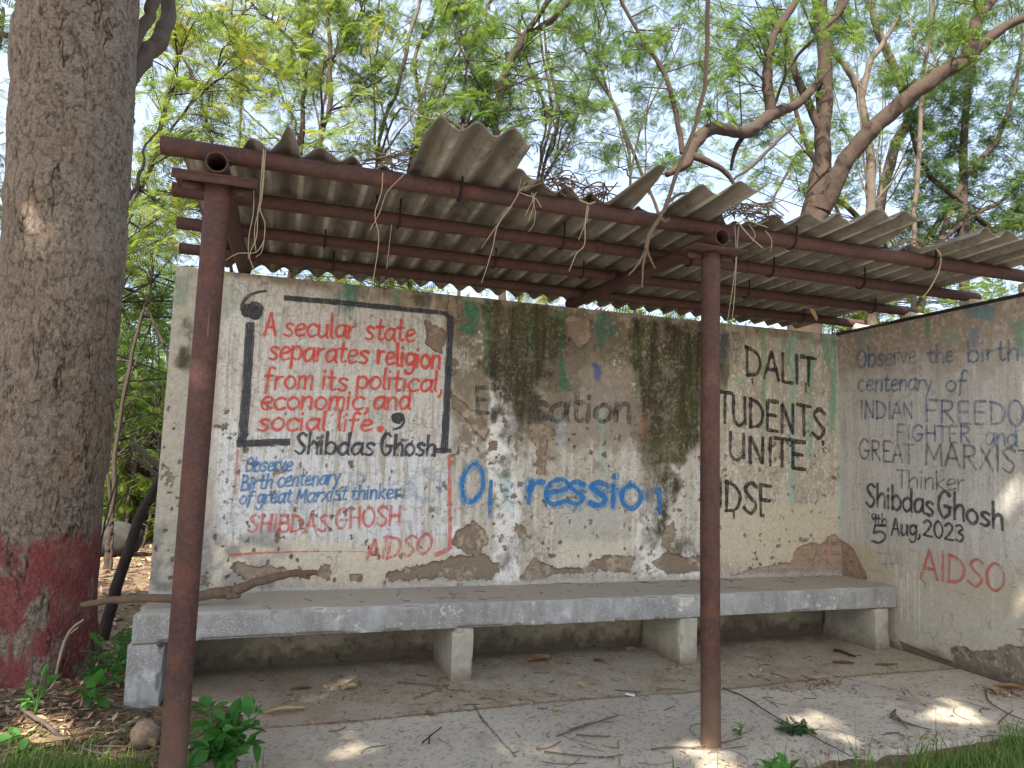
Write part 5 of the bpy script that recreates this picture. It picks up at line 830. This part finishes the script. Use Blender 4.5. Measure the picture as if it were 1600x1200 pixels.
twig_obj("dry_vine", [st([(1462, 388), (1470, 400), (1466, 425), (1452, 452), (1442, 464)], Y, 3, 1.4)], VINE, "single curved dry vine hanging near the right end of the front pipe", "vine", GV, 5)
def nest(a0, a1, y0, n, label):
    m = MB()
    for k in range(n):
        x = a0+(a1-a0)*R_.random(); z = 2.60+.05*R_.random(); yy = y0+.16*(R_.random()-.5); an = R_.random()*6.3; L = .03+.09*R_.random()**1.5; d = np.array([math.cos(an), math.sin(an)*.6, .9*(R_.random()-.5)])*L; p = np.array([x, yy, z])
        m.tube(spline([p-d, p+np.array([.02*R_.random(), .02*R_.random(), .045*R_.random()]), p+d], 4), .0022+.002*R_.random(), 4, True, R_.random())
    return tag(m.build("twig_tangle", TWIGS), label, "twigs", "tangles of twigs caught on the roof")
nest(2.18, 2.36, -1.66, 40, "tangle of dry twigs caught on the roof edge just right of the three-ridged tongue"); nest(2.42, 2.62, -1.60, 30, "flat tangle of dry twigs on the roof edge before the narrow single-ridge tongue"); nest(3.26, 3.50, -1.66, 60, "thick tangle of dry twigs on the roof edge just right of the right post"); nest(1.42, 1.62, -1.58, 24, "few dry twigs on the roof edge just left of the three-ridged tongue"); nest(4.40, 4.66, -1.62, 22, "reddish dry twigs caught on the roof edge in the gap near the side wall")
m = MB(); m.tube(spline([at(1248, 486, 1, -.67), at(1254, 479, 1, -.69), at(1264, 481, 1, -.70)], 4), .002, 4); V0 = [at(1264, 481, 1, -.70), at(1272, 483, 1, -.71), at(1278, 496, 1, -.72), at(1276, 502, 1, -.70), at(1269, 492, 1, -.68)]; m.add(np.array(V0), [[0, 1, 2, 3]], [[0, 3, 4]]); tag(m.build("dead_leaf", LITTER), "reddish dead leaf dangling under the roof near the side wall", "leaf")
# leaning dark trunk and stones behind the left end
def zx(a, b, y): return (a, b, 1, y)
twig_obj("leaning_trunk", [[(160, 1000, 1, .9, 17), (180, 930, 1, .95, 17), (203, 860, 1, 1.0, 16), (222, 800, 1, 1.05, 15), (240, 768, 1, 1.1, 13), (262, 730, 1, 1.15, 11), (290, 690, 1, 1.2, 10)]], BARK_DARK, "dark leaning stem behind the wall's left edge", "tree trunk", seg=12)
twig_obj("dead_branch", [[(205, 690, 1, 1.6, 8), (240, 722, 1, 1.6, 9), (275, 752, 1, 1.6, 10)]], BARK_GREY, "upper of two pale dead branches slanting behind the wall's left edge", "branch", seg=8); twig_obj("dead_branch", [[(210, 712, 1, 1.7, 6), (250, 745, 1, 1.7, 7), (280, 770, 1, 1.7, 7)]], BARK_GREY, "lower and thinner of two pale dead branches slanting behind the wall's left edge", "branch", seg=8)
twig_obj("bare_sapling", [[(150, 990, 1, .5, 3.5), (152, 900, 1, .5, 3.2), (165, 810, 1, .5, 3), (185, 745, 1, .5, 2.4), (210, 700, 1, .55, 1.8)], [(158, 840, 1, .5, 2.2), (175, 800, 1, .5, 1.6), (182, 765, 1, .5, 1.2)]], STICK, "thin bare stem rising beside the big trunk's right side", "sapling")
def stone(c, s, mat, label, seed, sub=4, sm=True):
    import bmesh
    bm = bmesh.new(); bmesh.ops.create_icosphere(bm, subdivisions=sub, radius=1); V = np.array([v.co[:] for v in bm.verts]); T = np.array([[v.index for v in f.verts] for f in bm.faces]); bm.free()
    V *= (1+.5*(fbm(V[:, 0]*1.3+seed, V[:, 1]*1.3+V[:, 2]*1.7, 4, 9)-.5)*(2.4 if not sm else 1)+.10*(fbm(V[:, 0]*5+seed, V[:, 1]*5+V[:, 2]*4, 3, 9)-.5))[:, None]
    return tag(npmesh("stone", V*np.array(s)+np.array(c), None, T, mat, None, sm), label, "stone")
c = at(180, 862, 2, .12); stone((c[0], c[1], .12+.11), (.26, .2, .24), STONE, "dark grey angular boulder on the leaf litter left of the wall", 3.3, 2, False)
c = at(228, 1140, 2, .05); stone((c[0], c[1], .03), (.060, .055, .062), STONEB, "round brown stone on the litter left of the left post", 8.1)
# --- leaves, blades, plants
def leafy(name, base, stems, mat, label, cat, n, s, tmpl=None, group=None, spread=.10, up=.5, tint=(.2, .9), bark=None):
    t = Tree(); b = np.array(base, float)
    for q in stems: C = b+np.array([[0, 0, -.02], [q[0]*.35, q[1]*.35, q[2]*.55], q]); S = spline(C, 6); t.tr.tube(S, np.linspace(.005, .002, len(S)), 5); t.P.append(S); t.R.append(np.full(len(S), .003))
    p = []; d = []
    for S in t.P:
        j = rng.integers(len(S)//3, len(S), n); p.append(S[j]); 
        v = rdir(n, .5); v[:, 2] += up-.3; d.append(v)
    p = np.concatenate(p); d = np.concatenate(d); N = len(p); u = np.array([0, 0, 1.0])+rng.normal(size=(N, 3))*.35; d /= np.linalg.norm(d, axis=1, keepdims=True)
    e = empty(name, tuple(b), label, cat, group); t.tr.build("stem", bark or WEED, e)
    V, Q, tt = scatter(tmpl or BROAD, p+d*.015, d, u, s*(.6+.7*rng.random(N)), tint[0]+(tint[1]-tint[0])*rng.random(N)); npmesh("foliage", V, Q, None, mat, e, False, fl={"tint": tt}); return e
def fl(a, b, z=0.0): return tuple(at(a, b, 2, z))
GP = "small weeds growing round the shelter"
leafy("weed", fl(338, 1205, .04), [(.0, .0, .17), (.07, .02, .15), (-.06, .03, .14), (.11, -.03, .11), (.05, .09, .20), (-.02, -.05, .12), (.13, .05, .10), (-.05, .09, .23), (.14, .10, .17)], WEED, "large leafy green weed at the foot of the left post", "plant", 14, .085, group=GP)
leafy("weed", (*fl(178, 1062, .02)[:2], .02), [(.03, 0, .20), (-.05, .03, .15), (.08, .0, .24), (.0, -.02, .10)], WEED, "feathery green weed between the big trunk and the bench end", "plant", 7, .10, FR5, GP)
leafy("weed", (*fl(140, 1100, .02)[:2], .02), [(.02, 0, .09), (-.04, .0, .07), (.06, .02, .08)], WEED, "small bright seedling at the big trunk's right foot", "plant", 6, .075, BROAD, GP)
leafy("weed", (*fl(55, 1110, .03)[:2], .03), [(-.03, 0, .10), (.03, .0, .20), (.06, 0, .14)], WEED, "pale climbing weed against the red-painted foot of the big trunk", "plant", 6, .06, BROAD, GP, tint=(.6, 1))
leafy("weed", (*fl(30, 1165, .03)[:2], .03), [(-.03, 0, .06), (.03, .0, .05)], WEED, "low weed near the bottom left corner of the ground", "plant", 5, .07, BROAD, GP)
leafy("weed", (*fl(1222, 1218)[:2], -.02), [(.0, 0, .10), (.05, .0, .07), (-.05, .02, .07)], WEED, "slim-leaved weed at the slab's front edge right of the right post", "plant", 7, .075, BROAD, GP, tint=(.6, 1))
leafy("weed", (*fl(1157, 1150)[:2], .0), [(.01, 0, .04), (-.02, .01, .03)], WEED, "tiny weed in the floor beside the right post's foot", "plant", 4, .03, BROAD, GP)
leafy("weed", (*fl(400, 1112)[:2], .0), [(.0, 0, .03), (.03, .01, .03)], WEED, "tiny weed on the dusty floor right of the left post", "plant", 4, .035, BROAD, GP)
t_ = leafy("weed", (*fl(1245, 1145)[:2], .0), [(.06, .03, .02), (-.07, .0, .025), (.12, -.02, .015), (-.03, .04, .02), (.02, -.04, .03)], LEAF_D, "withered grey-green sprig lying on the slab right of the right post", "plant", 16, .035, FR5, "withered sprigs on the slab")
def blades(n, pos, h, label, sd):
    V = []; Q = []; tt = []
    x, y = pos; z = np.where((x > 1.0) & (y > -1.9), 0, gz(x, y)); a = rng.uniform(0, 6.28, n); L = h*(.5+.9*rng.random(n)); w = .0022+.0026*rng.random(n); ln = rng.normal(size=n)*.85
    d = np.stack([np.cos(a), np.sin(a)], -1); k = 4; B = []
    for j in range(k+1):
        f = j/k; off = (ln*L*f*f)[:, None]*d; zz = z-.005+L*(f-.38*np.minimum(np.abs(ln), 1.6)*f*f); c = np.stack([x+off[:, 0], y+off[:, 1], zz], -1); s = np.stack([-d[:, 1], d[:, 0], np.zeros(n)], -1)*(w*(1-f*.95))[:, None]; B.append(c+s); B.append(c-s)
    V = np.stack(B, 1).reshape(-1, 3); q = np.array([[2*j, 2*j+1, 2*j+3, 2*j+2] for j in range(k)]); Q = (q[None]+(np.arange(n)*(2*k+2))[:, None, None]).reshape(-1, 4)
    tag(npmesh("grass", V, Q, None, GRASS, None, False, fl={"tint": np.repeat(np.clip(.5+.25*rng.normal(size=n), 0, 1), 2*k+2)}), label, "grass", kind="stuff")
def patch(cs, n):
    X = []; Yy = []
    for (a, b, r, k) in cs:
        c = at(a, b, 2, 0); m_ = int(n*k); q = rng.normal(size=(m_, 2))*r; X.append(c[0]+q[:, 0]); Yy.append(c[1]+q[:, 1]*.7)
    return np.concatenate(X), np.concatenate(Yy)
x, y = patch([(40, 1205, .10, .8), (120, 1210, .10, .9), (200, 1205, .06, .35), (60, 1180, .10, .25), (140, 1150, .12, .18), (250, 1150, .10, .10), (330, 1230, .12, .2)], 340); blades(len(x), (x, y), .085, "short green grass at the bottom left of the ground", 1)
x, y = patch([(1560, 1192, .10, 1.2), (1590, 1165, .06, .8), (1535, 1178, .05, .4), (1500, 1195, .06, .5), (1450, 1200, .05, .3), (1480, 1215, .12, .8), (1400, 1215, .10, .3), (1300, 1225, .14, .3), (1610, 1150, .08, .5), (1100, 1240, .2, .2)], 330); blades(len(x), (x, y), .075, "green grass tufts along the front of the slab at the bottom right", 2)
x, y = patch([(1430, 1205, .03, .3), (1455, 1180, .03, .15), (1350, 1205, .02, .12), (1215, 1215, .02, .1)], 120); blades(len(x), (x, y), .2, "few long grass blades standing at the front edge of the slab", 3)
CHIP = (np.array([[0, 0, 0], [.4, .16, .10], [1, 0, .02], [.45, -.16, .08]]), np.array([[0, 1, 2, 3]]))
def chips(n, X, Yy, s0, s1, name, label, mat, kind="stuff", z=None, tmpl=CHIP, lift=.006):
    zz = (gz(X, Yy) if z is None else z)+lift*(.3+rng.random(n)); p = np.stack([X, Yy, zz], -1); d = rdir(n, .3); u = np.array([0, 0, 1.0])+rng.normal(size=(n, 3))*.35
    V, Q, tt = scatter(tmpl, p, d, u, rng.uniform(s0, s1, n), rng.random(n)); tag(npmesh(name, V, Q, None, mat, None, False, fl={"tint": tt}), label, "litter", kind=kind)
n = 9000; X = rng.uniform(-1.6, 1.15, n); Yy = -.3+rng.normal(size=n)*1.0; k = ~((X > .40+.5*ss(-.5, -1.2, Yy)) & (Yy > -1.2) & (Yy < .25)) & (Yy < 1.4); chips(k.sum(), X[k], Yy[k], .02, .075, "leaf_litter", "brown dry leaf litter on the ground round the big trunk and the left post", LITTER)
n = 7000; X = rng.uniform(-2.5, 2.2, n); Yy = rng.uniform(.35, 7, n); chips(n, X, Yy, .03, .10, "leaf_litter", "sunlit leaf litter on the ground behind the wall", LITTER)
def twigs(n, X, Yy, zf, L0, L1, label, r0=.0010, r1=.0026):
    m = MB()
    for k in range(n):
        a = R_.random()*6.3; L = L0+(L1-L0)*R_.random()**2; b = (R_.random()-.5)*L*.5; q = np.array([math.cos(a), math.sin(a)]); o = np.array([-q[1], q[0]]); P = [np.array([X[k], Yy[k]])+q*L*(t-.5)+o*b*4*t*(1-t) for t in (0, .35, .7, 1)]
        S = spline([(p[0], p[1], float(zf(p[0], p[1]))+.003+.004*R_.random()) for p in P], 3); m.tube(S, r0+(r1-r0)*R_.random(), 4, False, R_.random())
    tag(m.build("twig_litter", TWIGS), label, "litter", kind="stuff")
fz = lambda a, b: 0.0
n = 120; twigs(n, rng.uniform(1.15, 5.3, n), -2.0+1.15*rng.random(n), fz, .02, .22, "thin dry twigs scattered over the front half of the floor")
n = 90; twigs(n, rng.uniform(1.0, 5.3, n), -1.0+.9*rng.random(n), fz, .015, .12, "tiny dry twigs scattered over the dusty inner floor")
n = 90; twigs(n, rng.uniform(.6, 5.4, n), -.50+.47*rng.random(n), lambda a, b: .45, .02, .15, "tiny dry twigs scattered on the bench seat", .0008, .0018)
n = 230; X = rng.uniform(-.4, 1.1, n); Yy = -1.75+1.7*rng.random(n); k = ~((X > .42) & (Yy > -.6)); twigs(k.sum(), X[k], Yy[k], lambda a, b: float(gz(a, b)), .08, .5, "dry sticks strewn over the litter round the left post", .0018, .005)
n = 1500; X = rng.uniform(1.05, 5.4, n); Yy = -2.0+1.95*rng.random(n)**1.1; chips(n, X, Yy, .006, .022, "floor_debris", "crumbs of leaf and bark scattered over the floor", LITTER, z=.0, lift=.004)
n = 500; X = rng.uniform(1.1, 5.3, n); chips(n, X, slab_edge(X)+.05+rng.normal(size=n)*.05, .012, .04, "edge_debris", "brown litter along the front edge of the slab", LITTER, z=.0, lift=.006)
n = 700; X = rng.uniform(1.0, 5.2, n); Yy = -.985+.015*np.sin(X*3)+rng.normal(size=n)*.014; chips(n, X, Yy, .006, .02, "joint_debris", "brown debris collected along the joint in the floor", LITTER, z=.0, lift=.004)
X = []; Yy = []
for a, b, r, k in ((1285, 1070, .05, 120), (1225, 1078, .04, 40), (700, 1082, .06, 60), (1195, 1062, .03, 30), (1575, 1082, .07, 160), (1430, 1092, .09, 60), (1060, 1045, .05, 50), (560, 1080, .10, 80)):
    c = at(a, b, 2, 0); q = rng.normal(size=(k, 2))*r; X.append(c[0]+q[:, 0]*1.5); Yy.append(c[1]+q[:, 1])
X = np.concatenate(X); Yy = np.concatenate(Yy); chips(len(X), X, Yy, .012, .04, "leaf_heaps", "small heaps of brown leaf crumbs on the floor", LITTER, z=.0, lift=.008)
def big_leaf(a, b, L, wd, ang, curl, label, mat=DRYLEAF, tint=.5, z=.0, up=.012):
    c = at(a, b, 2, z); nx, ny = 12, 7; t, s = np.meshgrid(np.linspace(0, 1, nx), np.linspace(-1, 1, ny), indexing='ij'); w = wd*np.sin(np.pi*np.clip(t*.94+.03, 0, 1))**.8*.5; lx = (t-.5)*L; ly = s*w
    lz = up+curl*wd*np.abs(s)**1.5*.45+.05*curl*L*np.sin(t*4)+.22*wd*(fbm(t*4+a, s*1.6+b, 4, 9)-.5); ly = ly*(1+.7*(fbm(t*6+a*.3, s*0+b*.2, 4, 2)-.5)); ca, sa = math.cos(ang), math.sin(ang)
    V = np.stack([c[0]+lx*ca-ly*sa, c[1]+lx*sa+ly*ca, z+lz], -1).reshape(-1, 3); V[:, 2] -= V[:, 2].min()-z-.004; i = (np.arange(nx-1)[:, None]*ny+np.arange(ny-1)[None]).ravel()
    return tag(npmesh("dry_leaf", V, np.stack([i, i+ny, i+ny+1, i+1], -1), None, mat, fl={"tint": np.full(len(V), tint)}), label, "leaf", "large dry leaves on the floor")
big_leaf(843, 1034, .165, .10, .1, .5, "big curled brown leaf between the two middle bench supports", tint=.25); big_leaf(936, 1034, .07, .045, -.4, .6, "small brown curled leaf right of the big curled leaf", tint=.1); big_leaf(545, 1078, .09, .06, .3, .7, "pale yellow crumpled leaf on the floor below the left half of the bench", tint=.95); big_leaf(908, 1074, .05, .04, -1.0, .7, "little pale leaf on the floor in front of the big curled leaf", tint=.9)
big_leaf(870, 1112, .05, .035, .4, .5, "small pale leaf on the joint in the floor", tint=.8); big_leaf(672, 1117, .09, .03, 1.9, .4, "narrow orange-brown leaf on the floor left of the crack", tint=.1); big_leaf(445, 1114, .20, .045, .15, .5, "long pale dry strip of leaf near the left post's foot", tint=.9); big_leaf(1318, 1037, .15, .05, -.3, .4, "brown folded leaf on the floor before the bench's right end", tint=.05); big_leaf(1385, 1040, .18, .035, -.1, .3, "long brown strip of dry leaf before the bench's right end", tint=.1)
big_leaf(985, 1018, .08, .05, .2, .8, "crumpled brown leaf against the third bench support", tint=.4); big_leaf(470, 1078, .11, .035, .1, .5, "reddish-brown long leaf under the bench's left half", tint=.0); big_leaf(1560, 1085, .12, .06, .5, .9, "golden crumpled leaf in the leaf heap at the side wall's foot", tint=.7); big_leaf(1580, 1078, .14, .05, 2.5, .9, "brown crumpled leaf beside the golden one at the side wall's foot", tint=.3)
big_leaf(75, 1163, .16, .06, .2, .5, "pale straw-coloured leaf lying on the grass at the left", tint=1, z=.03); big_leaf(250, 1112, .20, .03, -.8, .3, "long reddish dry leaf beside the bench's end support", tint=.0, z=.02); big_leaf(235, 1165, .10, .04, -1.2, .4, "orange-brown leaf left of the left post's foot", tint=.15, z=.03)
m = MB(); a = at(977, 1084, 2, .006); b = at(992, 1087, 2, .006); m.tube(np.array([a+(b-a)*t for t in np.linspace(0, 1, 5)]), .0055, 10); tag(m.build("cigarette_butt", BUTT), "small white paper stub on the floor", "litter")
m = MB(); a = at(1188, 1046, 2, .004); rough_box(m, a-[.012, .009, .004], a+[.012, .009, .005], .006, .003); tag(m.build("paper_scrap", BUTT), "tiny white scrap on the floor right of the right post", "litter")
def floor_stick(pts, w, label, mat=STICK, z=.012): return twig_obj("dry_stick", [[(a, b, 2, z, w*(1-.4*k/(len(q)-1))) for k, (a, b) in enumerate(q)] for q in pts], mat, label, "stick", "dry sticks lying on the floor")
floor_stick([[(1303, 1015), (1318, 1019), (1336, 1026)]], 5, "short flat black stick on the floor before the bench's right end", BARK_DARK); floor_stick([[(1130, 1075), (1165, 1090), (1215, 1122), (1270, 1150), (1330, 1182)]], 2.2, "long thin dark stick slanting across the slab right of the right post", BARK_DARK)
floor_stick([[(1018, 1170), (1060, 1167), (1120, 1170), (1165, 1166)], [(1080, 1168), (1130, 1160), (1160, 1152)]], 2.6, "forked dry stick around the right post's foot"); floor_stick([[(850, 1174), (900, 1180), (960, 1184)]], 2.6, "straight yellowish stick on the slab between the posts"); floor_stick([[(838, 1170), (860, 1167), (876, 1158)]], 2.6, "short curved stick near the crack in the slab"); floor_stick([[(870, 1150), (920, 1132), (965, 1118)], [(890, 1140), (930, 1128), (960, 1128)], [(900, 1148), (935, 1150), (950, 1152)]], 2.6, "branching dead twig lying on the slab left of the right post")
floor_stick([[(1395, 1120), (1400, 1108), (1392, 1120), (1420, 1132), (1455, 1140)], [(1396, 1112), (1410, 1126), (1440, 1136)], [(1392, 1116), (1404, 1124), (1418, 1138)]], 2.4, "bundle of dry grass stalks lying on the sunlit slab"); floor_stick([[(1540, 1075), (1545, 1095), (1570, 1112), (1600, 1125)], [(1560, 1130), (1572, 1118), (1583, 1110)]], 2.6, "looped dry vine on the slab by the side wall's foot"); floor_stick([[(660, 1160), (672, 1150), (690, 1136)], [(670, 1162), (672, 1148)]], 2.6, "short dark twig on the slab left of the crack", BARK_DARK); floor_stick([[(620, 1065), (690, 1072), (700, 1077), (730, 1080)], [(655, 1088), (690, 1076)]], 2.2, "reddish twig at the foot of the second bench support")
floor_stick([[(30, 1105), (70, 1130), (110, 1160), (160, 1178), (230, 1190)]], 7, "thick grey stick lying in the grass at the bottom left", BARK_GREY, .03); floor_stick([[(80, 1140), (110, 1138), (148, 1130)]], 3.4, "short thin grey stick before the big trunk", BARK_GREY, .03); floor_stick([[(130, 1165), (190, 1166), (248, 1163)]], 3.4, "long thin grey stick reaching the left post", BARK_GREY, .03); floor_stick([[(150, 1090), (185, 1102), (215, 1108), (240, 1112)]], 5, "grey stick pointing at the bench's end support", BARK_GREY, .025)
m = twig_obj("dry_stalk", [[(85, 1072, 1, -.5, 4), (95, 1020, 1, -.5, 4), (110, 985, 1, -.5, 4), (130, 968, 1, -.5, 3)], [(110, 990, 1, -.5, 2.5), (122, 980, 1, -.5, 2)]], VINE, "pale dry stalk standing against the red-painted foot of the big trunk", "stalk")
m = twig_obj("dry_stalk", [[(48, 1060, 1, -.45, 2), (53, 1000, 1, -.45, 2), (62, 960, 1, -.45, 1.8), (85, 922, 1, -.45, 1.4)]], STICK, "thin brown climbing stalk on the red-painted foot of the big trunk", "stalk")
